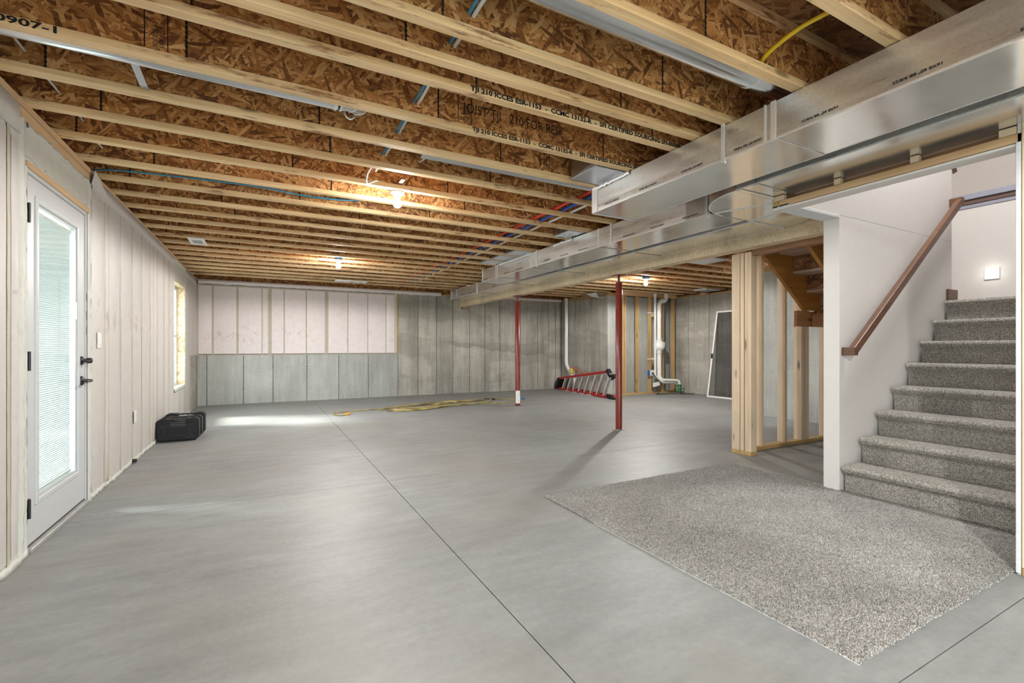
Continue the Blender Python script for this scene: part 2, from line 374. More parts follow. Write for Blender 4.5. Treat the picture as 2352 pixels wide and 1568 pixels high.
def thing(name, base, label, cat, group=None):
    o = bpy.data.objects.new(name, None); COL.objects.link(o); o.location = base; o['_b'] = tuple(float(x) for x in base)
    o.empty_display_size = 0.1; o['label'] = label; o['category'] = cat
    if group: o['group'] = group
    return o
def tag(o, label, cat, group=None):
    o['label'] = label; o['category'] = cat
    if group: o['group'] = group
    return o
def struct(o): o['kind'] = 'structure'; return o
def sroot(name, base=(0, 0, 0)):
    o = bpy.data.objects.new(name, None); COL.objects.link(o); o.location = base; o['_b'] = tuple(base); o['kind'] = 'structure'; return o
def copy_of(src, loc=None, parent=None):
    c = src.copy(); COL.objects.link(c)
    if parent is not None: c.parent = parent
    if loc is not None: c.location = loc
    return c
def arc(c, r, a0, a1, n=8, plane='xy', h=0.0):
    out = []
    for i in range(n+1):
        t = a0+(a1-a0)*i/n; a, b = r*math.cos(t), r*math.sin(t)
        out.append((c[0]+a, c[1]+b, h) if plane == 'xy' else ((c[0]+a, h, c[1]+b) if plane == 'xz' else (h, c[0]+a, c[1]+b)))
    return out
def smooth_path(pts, n=6):
    """Catmull-Rom through pts"""
    P = [Vector(p) for p in pts]; P = [P[0]*2-P[1]]+P+[P[-1]*2-P[-2]]; out = []
    for i in range(1, len(P)-2):
        for k in range(n):
            t = k/n; a, b, c, d = P[i-1], P[i], P[i+1], P[i+2]
            out.append(0.5*((2*b)+(c-a)*t+(2*a-5*b+4*c-d)*t*t+(3*b-a-3*c+d)*t**3))
    out.append(P[-2]); return out
def text(name, s, size, loc, rot, mat, parent, sx=1.0, align='LEFT', width=None, bold=0.0):
    cu = bpy.data.curves.new('t', 'FONT'); cu.body = s; cu.size = size; cu.offset = bold; cu.align_x = align; cu.resolution_u = 2
    o = bpy.data.objects.new('t', cu); COL.objects.link(o)
    dg = bpy.context.evaluated_depsgraph_get(); me = bpy.data.meshes.new_from_object(o.evaluated_get(dg))
    bpy.data.objects.remove(o); me.materials.clear(); me.materials.append(M[mat])
    if width: sx = width/max(v.co.x for v in me.vertices)
    Mx = Matrix.Translation(Vector(loc)) @ Matrix(rot).to_4x4() @ Matrix.Diagonal((sx, 1, 1, 1))
    me.transform(Mx)
    b = Vector(parent['_b']); me.transform(Matrix.Translation(-b))
    r = bpy.data.objects.new(name, me); COL.objects.link(r); r.parent = parent; r['_b'] = tuple(b); r['kind'] = 'stuff'; return r
# rotations as columns: text-right, text-up, normal
def R(right, up):
    r = Vector(right).normalized(); u = Vector(up).normalized(); n = r.cross(u); return ((r.x, u.x, n.x), (r.y, u.y, n.y), (r.z, u.z, n.z))

ZJ = 2.41      # underside of the joists
ZS = 2.712     # underside of the subfloor

# ================================================================== THE SETTING
# ---- floor slab with saw-cut joints
fl = sroot('floor')
G().box(-1.35, 9.3, -3.7, 10.8, -0.16, -0.006).make('joint_bed', 'joint', fl)
xs = [-1.3, 0.911, 5.15, 9.25]; ys = [-3.65, 0.768, 3.922, 7.345, 10.75]
for i in range(3):
    for j in range(4):
        g = 0.0022
        G().box(xs[i]+g, xs[i+1]-g, ys[j]+g, ys[j+1]-g, -0.05, 0.0).make('concrete_slab', 'floor', fl)
# ---- ceiling: subfloor panels above the joists
ce = sroot('ceiling')
k = 0
def hole(x0, x1, y0, y1): return x0 > 3.35 and x1 < 6.9 and y0 > 0.7 and y1 < 3.3
for j in range(12):
    y0 = -3.7+j*1.22
    if 0.7 < y0+0.61 < 3.2: cuts = [(-1.35, 1.0), (1.0, 3.38), (6.9, 9.3)]
    else:
        off = (j % 2)*1.2; e = [-1.35+off+2.44*q for q in range(6)]; e = [-1.35]+[x for x in e if -1.2 < x < 9.2]+[9.3]
        cuts = list(zip(e[:-1], e[1:]))
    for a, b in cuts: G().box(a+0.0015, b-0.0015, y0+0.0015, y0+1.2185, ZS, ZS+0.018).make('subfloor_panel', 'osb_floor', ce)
G().box(-1.4, 3.40, -3.8, 11.0, ZS+0.03, ZS+0.09).box(6.88, 9.4, -3.8, 11.0, ZS+0.03, ZS+0.09).box(3.40, 6.88, 3.25, 11, ZS+0.03, ZS+0.09).box(3.40, 6.88, -3.8, 0.68, ZS+0.03, ZS+0.09).make('finish_floor_above', 'tread', ce)

# ---- left wall: studs behind faced insulation
wlft = sroot('wall_left', (-1.12, 0, 0))
wx = -1.12
def batt(y0, y1, z0, z1, mat='foam', par=wlft, x=wx):
    # pillow: the sheet bulges a little between the studs
    g = G(); ny, nz = 5, 9; vs = []
    for i in range(ny+1):
        for j in range(nz+1):
            u, v = i/ny, j/nz; bul = 0.012*min(1, 4*u*(1-u))*min(1, 9*v*(1-v))+random.uniform(0, 0.0015)
            vs.append((x+bul, y0+(y1-y0)*u, z0+(z1-z0)*v))
    fs = [(i*(nz+1)+j, (i+1)*(nz+1)+j, (i+1)*(nz+1)+j+1, i*(nz+1)+j+1) for i in range(ny) for j in range(nz)]
    g.add(vs, fs, True); g.box(x-0.05, x-0.001, y0, y1, z0, z1)
    return g.make('insulation_batt', mat, par, fix=False)
def seam(y0, y1, z0, z1, par=wlft, x=wx, mat='seam'):
    g = G(); n = 22; vs = []
    for j in range(n+1):
        z = z0+(z1-z0)*j/n; d = random.uniform(-0.003, 0.003)
        vs += [(x+0.002, y0+d, z), (x+0.007+random.uniform(-.002, .002), (y0+y1)/2+d, z), (x+0.002, y1+d, z)]
    fs = []
    for j in range(n): a = j*3; fs += [(a, a+1, a+4, a+3), (a+1, a+2, a+5, a+4)]
    g.add(vs, fs, True); return g.make('stud_strip', mat, par, fix=False)
# solid backing of the wall, with the door and the window openings left out
def lw_back(y0, y1, z0, z1): G().box(-1.30, wx-0.004, y0, y1, z0, z1).make('sheathing', 'foamw', wlft)
DY0, DY1, DZ = 3.44, 4.395, 2.075
WY0, WY1, WZ0, WZ1 = 8.06, 9.06, 0.52, 2.06
W2 = (-1.17, -0.13)
for a, b, c, d in [(-3.7, W2[0], 0, ZJ), (W2[0], W2[1], 0, WZ0), (W2[0], W2[1], WZ1, ZJ), (W2[1], DY0, 0, ZJ), (DY0, DY1, DZ, ZJ), (DY1, WY0, 0, ZJ), (WY0, WY1, 0, WZ0), (WY0, WY1, WZ1, ZJ), (WY1, 10.9, 0, ZJ)]:
    lw_back(a, b, c, d)
edges = [-3.6, -3.2, -2.8, -2.39, -1.98, -1.57, -1.19, -0.11, 0.3, 0.7, 1.1, 1.5, 1.93, 2.35, 2.78, 3.215]
for a, b in zip(edges[:-1], edges[1:]):
    if a == -1.19: continue
    batt(a+0.02, b-0.02, 0.04, 2.20)
    if b < 3.2: seam(b-0.022, b+0.022, 0.04, 2.22)
seam(3.20, 3.235, 0.02, 2.25); batt(3.245, 3.315, 0.05, 2.18)
lat = [4.47, 4.80, 4.895, 5.26, 5.675, 6.072, 6.469, 6.63, 6.876, 7.285, 7.653, 7.99]
for a, b in zip(lat[:-1], lat[1:]):
    batt(a+0.008, b-0.008, 0.045, 2.27)
    if b < 7.9: seam(b-(0.02 if b in (4.80, 4.895) else 0.010), b+(0.02 if b in (4.80, 4.895) else 0.010), 0.03, 2.29)
batt(9.10, 9.60, 0.045, 2.27); batt(9.61, 9.98, 0.97, 2.27); batt(9.99, 10.40, 0.97, 2.27)
batt(8.06, 8.55, 0.04, 0.47); batt(8.56, 9.08, 0.04, 0.47)
# sheet band below the plate, kick band of squeezed-out foam at the floor
def wavy_strip(y0, y1, z0, z1, x0, x1, mat, name, par=wlft, n=None, amp=0.012):
    n = n or max(4, int((y1-y0)/0.035)); vs = []
    for i in range(n+1):
        y = y0+(y1-y0)*i/n; e = random.uniform(-amp, amp); o = random.uniform(-amp, amp)*0.7
        vs += [(x0, y, z0), (x1+o, y, z0+abs(e)*0.3), (x1+o*0.6-0.006, y, z1+e), (x0, y, z1+e)]
    fs = [(i*4+k, i*4+(k+1) % 4, (i+1)*4+(k+1) % 4, (i+1)*4+k) for i in range(n) for k in range(4)]
    return G().add(vs, fs, True).make(name, mat, par)
wavy_strip(-3.6, 3.40, 0.0, 0.04, wx-0.01, wx+0.018, 'foamw', 'foam_skirt')
wavy_strip(4.44, 8.0, 0.0, 0.032, wx-0.01, wx+0.014, 'foamw', 'foam_skirt')
wavy_strip(8.0, 9.58, 0.0, 0.04, wx-0.01, wx+0.012, 'foamw', 'foam_skirt')
wavy_strip(4.45, 7.95, 2.27, 2.385, wx-0.01, wx+0.012, 'foam', 'top_sheet', amp=0.004)
wavy_strip(9.1, 10.5, 2.27, 2.385, wx-0.01, wx+0.012, 'foam', 'top_sheet', amp=0.004)
wavy_strip(-3.6, 3.33, 2.22, 2.37, wx-0.01, wx+0.010, 'foam', 'top_sheet', amp=0.004)
G().box(wx-0.13, wx+0.006, -3.6, 4.44, 2.372, ZJ).make('top_plate', 'pine_y', wlft, 0.002)
G().box(wx-0.13, wx+0.004, 4.44, 10.5, 2.375, ZJ).make('top_plate', 'pine_y', wlft, 0.002)
G().box(wx-0.13, wx+0.001, 3.36, 4.44, 2.31, 2.371).make('top_plate', 'pine_y', wlft, 0.002)
# over the door: rigid foam sheet with ragged edges, door header strip
G().box(-1.2, wx-0.002, 3.36, 4.43, 2.115, 2.305).make('foam_board', 'foamw', wlft, 0.004)
wavy_strip(3.42, 4.42, 2.285, 2.318, wx-0.02, wx+0.010, 'foamw', 'foam_bead', amp=0.012)
wavy_strip(3.36, 4.42, 2.11, 2.132, wx-0.02, wx+0.004, 'foamw', 'foam_bead', amp=0.008)
G().box(-1.25, wx+0.004, 3.42, 4.425, 2.078, 2.114).make('header_strip', 'pine_y', wlft, 0.002)
# foam-filled gap both sides of the door
def vbead(y0, y1, z0, z1, name='foam_bead', mat='foamw', prot=0.014):
    n = 60; vs = []
    for i in range(n+1):
        z = z0+(z1-z0)*i/n; e = random.uniform(-0.006, 0.006)
        vs += [(wx-0.03, y0, z), (wx+prot*random.uniform(0.3, 1), y0+0.3*(y1-y0)+e, z), (wx+prot*random.uniform(0.2, 0.9), y0+0.7*(y1-y0)+e, z), (wx-0.03, y1+e, z)]
    fs = [(i*4+k, i*4+k+1, (i+1)*4+k+1, (i+1)*4+k) for i in range(n) for k in range(3)]
    return G().add(vs, fs, True).make(name, mat, wlft, fix=False)
vbead(3.325, 3.40, 0.0, 2.31); vbead(3.395, 3.432, 0.0, 2.08, prot=0.004); vbead(4.41, 4.466, 0.0, 2.30)
# around the window
G().box(-1.16, wx, WY0, WY1, WZ1+0.03, 2.36).make('foam_board', 'foamw', wlft, 0.004)
wavy_strip(WY0, WY1+0.03, 2.345, 2.38, wx-0.02, wx+0.014, 'foamw', 'foam_bead', amp=0.012)
wavy_strip(WY0, WY1+0.03, WZ0-0.05, WZ0-0.004, -1.29, wx+0.012, 'foamw', 'foam_bead', amp=0.012)
vbead(WY1+0.0, WY1+0.04, WZ0, 2.36); vbead(WY0-0.06, WY0-0.01, WZ0, 2.36)
# torn white sheet flap at the joist line by the door
G().add([(wx+0.004, 4.44, 2.27), (wx+0.03, 4.45, 2.405), (wx+0.012, 4.9, 2.30), (wx+0.004, 4.9, 2.24)], [(0, 1, 2, 3)]).add([(wx+0.002, 4.44, 2.27), (wx+0.028, 4.45, 2.405), (wx+0.010, 4.9, 2.30), (wx+0.002, 4.9, 2.24)], [(3, 2, 1, 0)]).make('loose_sheet', 'foam', wlft, fix=False)
# concrete pony wall in the corner
for a, b in [(9.60, 9.93), (9.935, 10.26), (10.265, 10.6)]: G().box(-1.30, wx+0.004, a, b, 0, 0.965).make('concrete_panel', 'wallc', wlft, 0.003)

# ---- window 1 (in view) and its twin just out of view
def window(n, y0, y1):
    w = sroot('window_%d' % n, (-1.25, (y0+y1)/2, 0))
    z0, z1 = WZ0, WZ1
    G().box(-1.30, wx, y1-0.003, y1+0.018, z0, z1).make('jamb_board', osbj, w)
    G().box(-1.30, wx, y0-0.018, y0+0.003, z0, z1).make('jamb_board', osbj, w)
    G().box(-1.30, wx, y0, y1, z1-0.003, z1+0.018).make('head_board', osbh, w)
    G().box(-1.30, wx, y0, y1, z0-0.016, z0+0.002).make('sill_board', 'foamw', w)
    for nm, a, b, c, d in [('side_frame', y0, y0+0.05, z0, z1), ('side_frame', y1-0.05, y1, z0, z1), ('head_frame', y0+0.05, y1-0.05, z1-0.05, z1), ('sill_frame', y0+0.05, y1-0.05, z0, z0+0.05), ('meeting_rail', y0+0.05, y1-0.05, (z0+z1)/2-0.02, (z0+z1)/2+0.02)]:
        G().box(-1.285, -1.225, a, b, c, d).make(nm, 'vinyl', w, 0.003)
    G().box(-1.262, -1.257, y0+0.05, y1-0.05, z0+0.05, (z0+z1)/2-0.02).make('pane', 'glass', w)
    G().box(-1.272, -1.267, y0+0.05, y1-0.05, (z0+z1)/2+0.02, z1-0.05).make('pane', 'glass', w)
    return w
osbj = osb('osb_jamb', 'xz', [(0.45, 0.30, 0.15), (0.62, 0.46, 0.28), (0.72, 0.58, 0.40), (0.8, 0.68, 0.5)], 0.8)
osbh = osb('osb_head', 'xy', [(0.45, 0.30, 0.15), (0.62, 0.46, 0.28), (0.72, 0.58, 0.40), (0.8, 0.68, 0.5)], 0.8)
window(1, WY0, WY1); window(2, *W2)

# ---- glazed exterior door with blinds between the panes
d1 = sroot('door_1', (-1.14, 3.44, 0))
dx = -1.135                                    # room face of the door leaf
def bx(name, mat, y0, y1, z0, z1, x0, x1, par=d1, bev=0.002): return G().box(x0, x1, y0, y1, z0, z1).make(name, mat, par, bev)
bx('jamb', 'doorw', 3.425, 3.447, 0.0, 2.078, -1.25, wx-0.004); bx('jamb', 'doorw', 4.388, 4.41, 0.0, 2.078, -1.25, wx-0.004)
bx('head_jamb', 'doorw', 3.447, 4.388, 2.056, 2.078, -1.25, wx-0.004)
bx('threshold', 'alu', 3.447, 4.388, 0.0, 0.022, -1.26, wx+0.012)
bx('door_sweep', 'black', 3.45, 4.386, 0.022, 0.034, dx-0.04, dx+0.001)
ly0, ly1, lz0, lz1 = 3.60, 4.235, 0.262, 1.925  # lite opening
for nm, a, b, c, d in [('stile', 3.45, ly0-0.03, 0.034, 2.054), ('stile', ly1+0.03, 4.385, 0.034, 2.054), ('top_rail', ly0-0.03, ly1+0.03, lz1+0.03, 2.054), ('bottom_rail', ly0-0.03, ly1+0.03, 0.034, lz0-0.03)]:
    bx(nm, 'doorw', a, b, c, d, dx-0.044, dx, bev=0)
for nm, a, b, c, d in [('glazing_frame', ly0-0.035, ly0, lz0-0.035, lz1+0.035), ('glazing_frame', ly1, ly1+0.035, lz0-0.035, lz1+0.035), ('glazing_frame', ly0, ly1, lz1, lz1+0.035), ('glazing_frame', ly0, ly1, lz0-0.035, lz0)]:
    f = bx(nm, 'doorw', a, b, c, d, dx-0.04, dx+0.010, bev=0.006)
for a, b, c, d in [(ly0, ly0+0.014, lz0, lz1), (ly1-0.014, ly1, lz0, lz1), (ly0+0.014, ly1-0.014, lz1-0.014, lz1), (ly0+0.014, ly1-0.014, lz0, lz0+0.014)]:
    bx('glazing_bead', 'doorw', a, b, c, d, dx-0.036, dx-0.004, bev=0.002)
bx('pane', 'glass', ly0, ly1, lz0, lz1, dx-0.012, dx-0.009, bev=0); bx('pane', 'glass', ly0, ly1, lz0, lz1, dx-0.036, dx-0.033, bev=0)
bx('blind_headrail', 'white', ly0+0.02, ly1-0.05, lz1-0.05, lz1-0.03, dx-0.030, dx-0.015, bev=0.001)
bx('blind_bottom_rail', 'white', ly0+0.02, ly1-0.05, lz0+0.018, lz0+0.030, dx-0.030, dx-0.015, bev=0.001)
sl0 = None; nsl = 122
for i in range(nsl):
    z = lz0+0.038+(lz1-0.055-lz0-0.038)*i/(nsl-1)
    if sl0 is None:
        a = math.radians(68); hw = 0.0066
        g = G(); vs = []
        for y in (ly0+0.022, ly1-0.052):
            for t, bul in ((-1, 0), (0, 0.0009), (1, 0)):
                vs.append((dx-0.0225+math.cos(a)*hw*t-math.sin(a)*bul, y, z+math.sin(a)*hw*t+math.cos(a)*bul))
        g.add(vs, [(0, 1, 4, 3), (1, 2, 5, 4)], True)
        sl0 = g.make('blind_slat', 'slat', d1, fix=False); z00 = z
    else: copy_of(sl0, loc=(0, 0, z-z00), parent=d1)
bx('blind_slider', 'white', ly1-0.026, ly1-0.016, 1.30, 1.42, dx-0.004, dx+0.006)
bx('slider_track', 'white', ly1-0.030, ly1-0.012, 0.95, 1.85, dx-0.008, dx-0.002)
for zc in (1.839, 1.037, 0.239):
    h = bx('hinge', 'black', 3.434, 3.478, zc-0.05, zc+0.05, wx-0.018, wx-0.003)
    G().tube([(wx+0.002, 3.447, zc-0.052), (wx+0.002, 3.447, zc+0.052)], 0.007, 8).make('hinge_knuckle', 'black', h)
g = G().lathe((dx, 4.318, 1.018), [(0.031, 0.0), (0.031, 0.006), (0.026, 0.012), (0.012, 0.014), (0.012, 0.03)], 20, 'x'); db = g.make('deadbolt', 'black', d1)
G().lathe((dx+0.03, 4.318, 1.018), [(0.018, 0), (0.020, 0.008), (0.018, 0.028), (0.010, 0.032)], 16, 'x').make('thumb_turn', 'black', db)
dh = G().lathe((dx, 4.318, 0.877), [(0.033, 0.0), (0.033, 0.007), (0.026, 0.014), (0.012, 0.016), (0.011, 0.055)], 20, 'x').make('door_handle', 'black', d1)
G().tube(smooth_path([(dx+0.05, 4.318, 0.877), (dx+0.062, 4.30, 0.878), (dx+0.064, 4.25, 0.88), (dx+0.060, 4.205, 0.874)]), 0.0085, 10).make('lever', 'black', dh)
# strike plates on the jamb beyond the leaf
for z0 in (1.44, 1.31, 1.20): bx('strike_plate', 'black', 4.3885, 4.390, z0, z0+0.06, wx-0.012, wx-0.0035, bev=0)

# ---- back wall: full height concrete at right, pony wall and framed insulated wall at left
wb = sroot('wall_back', (0, 10.6, 0))
YB = 10.6
pe = [-1.12, -0.963, -0.358, 0.161, 0.791, 1.417, 2.035, 2.69]
for a, b in zip(pe[:-1], pe[1:]): G().box(a+0.005, b-0.005, YB, YB+0.2, 0, 0.955).make('concrete_panel', 'wallc2', wb, 0.003)
pe2 = [2.69, 3.156, 3.60, 4.013, 4.45, 4.86, 5.276, 5.868, 6.40, 6.75, 6.95, 7.15]
for a, b in zip(pe2[:-1], pe2[1:]):
    G().box(a+0.005, b-0.005, YB, YB+0.2, 0, 2.335).make('concrete_panel', 'wallb', wb, 0.003)
    for z in (0.35, 1.05, 1.75): G().lathe((a, YB-0.004, z+random.uniform(-.02, .02)), [(0.010, 0), (0.007, 0.006)], 8, 'y').make('form_tie_mark', 'seamc', wb)
for a in pe[1:-1]:
    for z in (0.30, 0.72): G().lathe((a, YB-0.004, z), [(0.011, 0), (0.007, 0.006)], 8, 'y').make('form_tie_mark', 'seamc', wb)
G().box(-1.3, 7.3, YB+0.02, YB+0.25, 0, 2.33).make('concrete_core', 'seamc', wb)
G().box(-1.12, 2.70, YB-0.005, YB+0.2, 0.955, 0.972).make('ledge', 'seam', wb, 0.003)
be = [-1.12, -0.868, -0.459, -0.033, 0.106, 0.365, 0.779, 1.175, 1.605, 2.025, 2.423, 2.635]
sw = [0.05, 0.03, 0.035, 0.02, 0.065, 0.025, 0.025, 0.07, 0.022, 0.02, 0.02, 0.04]
def batt_y(x0, x1, z0, z1, y, mat, par):
    nx, nz = 5, 8; vs = []
    for i in range(nx+1):
        for j in range(nz+1):
            u, v = i/nx, j/nz; vs.append((x0+(x1-x0)*u, y-0.014*min(1, 4*u*(1-u))*min(1, 8*v*(1-v)), z0+(z1-z0)*v))
    fs = [(i*(nz+1)+j, (i+1)*(nz+1)+j, (i+1)*(nz+1)+j+1, i*(nz+1)+j+1) for i in range(nx) for j in range(nz)]
    return G().add(vs, fs, True).box(x0, x1, y+0.001, y+0.05, z0, z1).make('insulation_batt', mat, par, fix=False)
for (a, b), w_, w2 in zip(zip(be[:-1], be[1:]), sw[:-1], sw[1:]): batt_y(a+w_/2, b-w2/2, 0.985, 2.29, YB+0.012, 'foamp', wb)
for x, w_ in zip(be, sw):
    G().box(x-w_/2, x+w_/2, YB+0.010, YB+0.05, 0.975, 2.30).make('stud_strip', 'seam', wb, 0.002)
G().box(-1.12, 2.64, YB+0.006, YB+0.05, 2.288, 2.315).make('plate_strip', 'seam', wb, 0.002)
G().box(2.655, 2.69, YB-0.006, YB+0.1, 0.955, 2.34).make('end_stud', 'treated', wb, 0.002)
G().box(2.63, 2.656, YB-0.002, YB+0.1, 0.98, 2.33).make('sheet_edge', 'foamw', wb, 0.002)
def band(x0, x1, z0, z1, yo, mat, name='rim_insulation', amp=0.006):
    n = int((x1-x0)/0.08)+1; vs = []
    for i in range(n+1):
        x = x0+(x1-x0)*i/n; e = random.uniform(-amp, amp)
        vs += [(x, YB+0.05, z0+e), (x, YB-yo*0.7, z0+e+0.004), (x, YB-yo-e, (z0+z1)/2), (x, YB-yo*0.6, z1), (x, YB+0.05, z1)]
    fs = [(i*5+k, i*5+k+1, (i+1)*5+k+1, (i+1)*5+k) for i in range(n) for k in range(4)]
    return G().add(vs, fs, True).make(name, mat, wb)
band(-1.1, 3.7, 2.325, 2.405, 0.055, 'foamp'); band(4.4, 7.12, 2.335, 2.405, 0.055, 'foamp')
G().box(2.7, 7.15, YB-0.002, YB+0.15, 2.333, 2.372).make('sill_plate', 'treated_x', wb, 0.002)
G().box(-1.3, 7.3, YB+0.1, YB+0.3, 2.3, 2.8).make('rim_board', 'osb_web', wb)

# ---- jog wall, service wall, right wall, storage walls (all poured concrete with form seams)
def wall_x(name, x, y0, y1, z1, face=-1, mat='wallc', step=0.61):
    w = sroot(name, (x, y0, 0)); n = max(1, round((y1-y0)/step)); e = [y0+(y1-y0)*i/n for i in range(n+1)]
    xa, xb = (x, x+0.2)
    for a, b in zip(e[:-1], e[1:]): G().box(xa, xb, a+0.005, b-0.005, 0, z1).make('concrete_panel', mat, w, 0.003)
    G().box(xa+0.02, xb+0.02, y0+0.06, y1, 0, z1-0.001).make('concrete_core', 'seamc', w); return w
wj = wall_x('wall_jog', 7.15, 8.66, 10.6, 2.335)
G().box(7.16, 7.29, 8.66, 10.59, 2.336, ZJ-0.002).make('sill_plate', 'treated_x', wj, 0.002)
ws = sroot('wall_service', (7.15, 8.66, 0))
e = [7.152, 7.6, 8.1, 8.6, 9.15]
for a, b in zip(e[:-1], e[1:]): G().box(a+0.003, b-0.003, 8.66, 8.86, 0, 2.335).make('concrete_panel', 'wallc2', ws, 0.003)
G().box(7.35, 9.3, 8.68, 8.88, 0, 2.334).make('concrete_core', 'seamc', ws)
G().box(7.17, 9.15, 8.67, 8.8, 2.336, ZJ-0.002).make('sill_plate', 'treated_x', ws, 0.002)
wr = wall_x('wall_right', 9.15, 5.05, 8.66, 2.335)
G().box(9.16, 9.29, 5.4, 8.66, 2.336, 2.375).make('sill_plate', 'treated_x', wr, 0.002)
G().box(9.0, 9.15, 7.45, 7.60, 2.335, 2.375).make('plate_block', 'pine_y', wr, 0.002)
wst = sroot('wall_storage', (7.14, 5.0, 0))
G().box(7.14, 9.3, 4.8, 5.0, 0, 2.335).make('concrete_panel', 'wallc2', wst, 0.003)
wst2 = wall_x('wall_storage_side', 7.14, 0.6, 4.8, 2.335, mat='wallc2', step=1.15)
G().box(7.15, 7.28, 3.3, 5.0, 2.336, ZJ-0.002).make('sill_plate', 'treated_x', wst2, 0.002)
# closing walls behind the camera and to the right, out of view
wrr = sroot('wall_rear', (0, -3.6, 0))
for a, b, c, d in [(-1.35, -0.45, 0, ZJ), (2.85, 3.4, 0, ZJ), (-0.45, 2.85, 2.2, ZJ)]: G().box(a, b, -3.8, -3.6, c, d).make('wall_panel', 'foam', wrr)
d2 = sroot('fill_glazing', (1.2, -3.65, 0))  # unseen glazed door, added behind the camera to let in frontal fill
for a, b, c, d in [(-0.45, -0.37, 0.0, 2.2), (2.77, 2.85, 0.0, 2.2), (1.16, 1.24, 0.05, 2.12), (-0.37, 2.77, 0.0, 0.05), (-0.37, 2.77, 2.12, 2.2)]:
    G().box(a, b, -3.70, -3.62, c, d).make('fill_glazing_frame', 'doorw', d2, 0.003)
G().box(-0.37, 1.16, -3.665, -3.66, 0.05, 2.12).make('pane', 'glass', d2); G().box(1.24, 2.77, -3.665, -3.66, 0.05, 2.12).make('pane', 'glass', d2)
wcl = sroot('wall_closet', (3.3, -3.6, 0))
G().box(3.42, 3.54, -3.8, 0.72, 0, ZJ).make('wall_panel', 'drywall', wcl)

# ---- stairwell drywall
wsl = sroot('wall_stair_left', (3.9, 1.994, 0))
G().box(3.908, 5.86, 1.994, 2.110, 0, 2.128).make('gypsum_panel', 'drywall', wsl, 0.001)
G().box(3.37, 5.86, 1.994, 2.110, 2.130, 3.02).make('gypsum_panel', 'drywall', wsl, 0.001)
wavy = G(); n = 24
for i in range(n):
    pass
G().box(3.262, 3.906, 1.990, 2.112, 2.106, 2.130).make('soffit_strip', 'drywall_raw', wsl, 0.003)
wsr = sroot('wall_stair_right', (3.26, 0.85, 0))
G().box(3.262, 6.9, 0.848, 0.862, 0.0, 3.6).make('gypsum_panel', 'drywall', wsr, 0.001)
G().box(3.252, 3.262, 0.849, 0.866, 0.01, 2.115).make('corner_bead', 'drywall_raw', wsr, 0.002)
G().box(3.254, 3.292, 0.755, 0.845, 0.04, ZJ-0.002).make('stud', 'stud', wsr, 0.002)
G().box(3.254, 6.8, 0.755, 0.845, 0.0, 0.038).make('sole_plate', 'treated_x', wsr, 0.002)
G().box(3.34, 6.8, 0.735, 0.834, 0.04, 3.6).make('wall_core', 'drywall_raw', wsr)
wls = sroot('wall_landing', (6.75, 0.8, 0))
G().box(6.75, 6.88, 0.84, 3.2, 1.3, 2.70).make('gypsum_panel', 'drywall', wls, 0.001)
G().box(6.715, 6.92, 0.84, 3.2, 2.705, 2.765).make('cap_rail', 'captrim', wls, 0.004)
G().box(6.735, 6.75, 0.84, 3.2, 2.655, 2.704).make('cap_moulding', 'woodtrim', wls, 0.004)
G().box(6.742, 6.75, 0.84, 3.2, 2.615, 2.652).make('cap_moulding', 'captrim', wls, 0.003)
wup = sroot('wall_upper', (8.2, 0, 2.8))
G().box(8.2, 8.35, -0.5, 4.5, 2.7, 5.3).make('gypsum_panel', 'drywall', wup)
G().box(3.3, 8.3, 4.4, 4.5, 2.8, 5.3).box(3.3, 8.3, -0.5, -0.4, 2.8, 5.3).box(3.25, 3.35, -0.5, 4.5, 2.8, 5.3).box(3.3, 8.3, -0.5, 4.5, 5.2, 5.3).make('gypsum_panel', 'drywall', wup)
G().box(6.9, 8.3, -0.5, 4.5, 2.68, 2.80).box(3.3, 6.9, 3.25, 4.5, 2.74, 2.80).box(3.3, 6.9, -0.5, 0.84, 2.81, 2.83).make('upper_floor', 'tread', wup)
# header over the stair opening: drywall-lined ladder framing
hd = sroot('trim_1', (3.26, 0.86, 2.1))
G().box(3.262, 3.372, 0.864, 2.10, 2.100, 2.113).make('gypsum_panel', 'drywall', hd, 0.002)
G().box(3.262, 3.300, 0.80, 2.065, 2.116, 2.160).make('header_plate', 'pine_y', hd, 0.002)
G().box(3.262, 3.300, 2.068, 2.112, 2.116, 2.160).make('header_plate', 'treated_x', hd, 0.002)
for a, b in [(0.865, 0.93), (1.255, 1.295), (1.66, 1.70), (2.03, 2.108)]: G().box(3.264, 3.302, a, b, 2.162, 2.20).make('cripple_block', 'stud', hd, 0.002)
G().box(3.335, 3.372, 0.864, 2.11, 2.116, 2.40).make('header_back', 'header', hd)
# brown trim returns by the landing
t2 = sroot('trim_2', (5.75, 1.98, 1.56)); G().box(5.735, 5.93, 1.972, 1.992, 1.56, 1.665).box(5.862, 5.93, 1.992, 2.01, 1.56, 1.665).make('skirt_block', 'brown', t2, 0.002)
t3 = sroot('trim_3', (5.86, 1.98, 2.8)); G().bar((5.80, 1.985, 2.96), (5.885, 1.985, 2.79), 0.012, 0.034).bar((5.805, 1.975, 2.975), (5.895, 1.975, 2.80), 0.02, 0.010).make('rake_cap', 'woodtrim', t3, 0.002)
G().box(9.28, 9.4, -3.8, 10.9, 2.3, 2.82).box(7.3, 9.4, 8.88, 9.0, 2.3, 2.82).box(7.30, 7.42, 8.9, 10.9, 2.3, 2.82).make('rim_board', 'osb_yz', wr)
G().box(-1.42, -1.26, -3.8, 10.9, 2.37, 2.80).make('rim_board', 'osb_yz', wlft)
G().box(-1.42, 9.4, -3.95, -3.81, 2.2, 2.82).make('rim_board', 'osb_web', wrr)
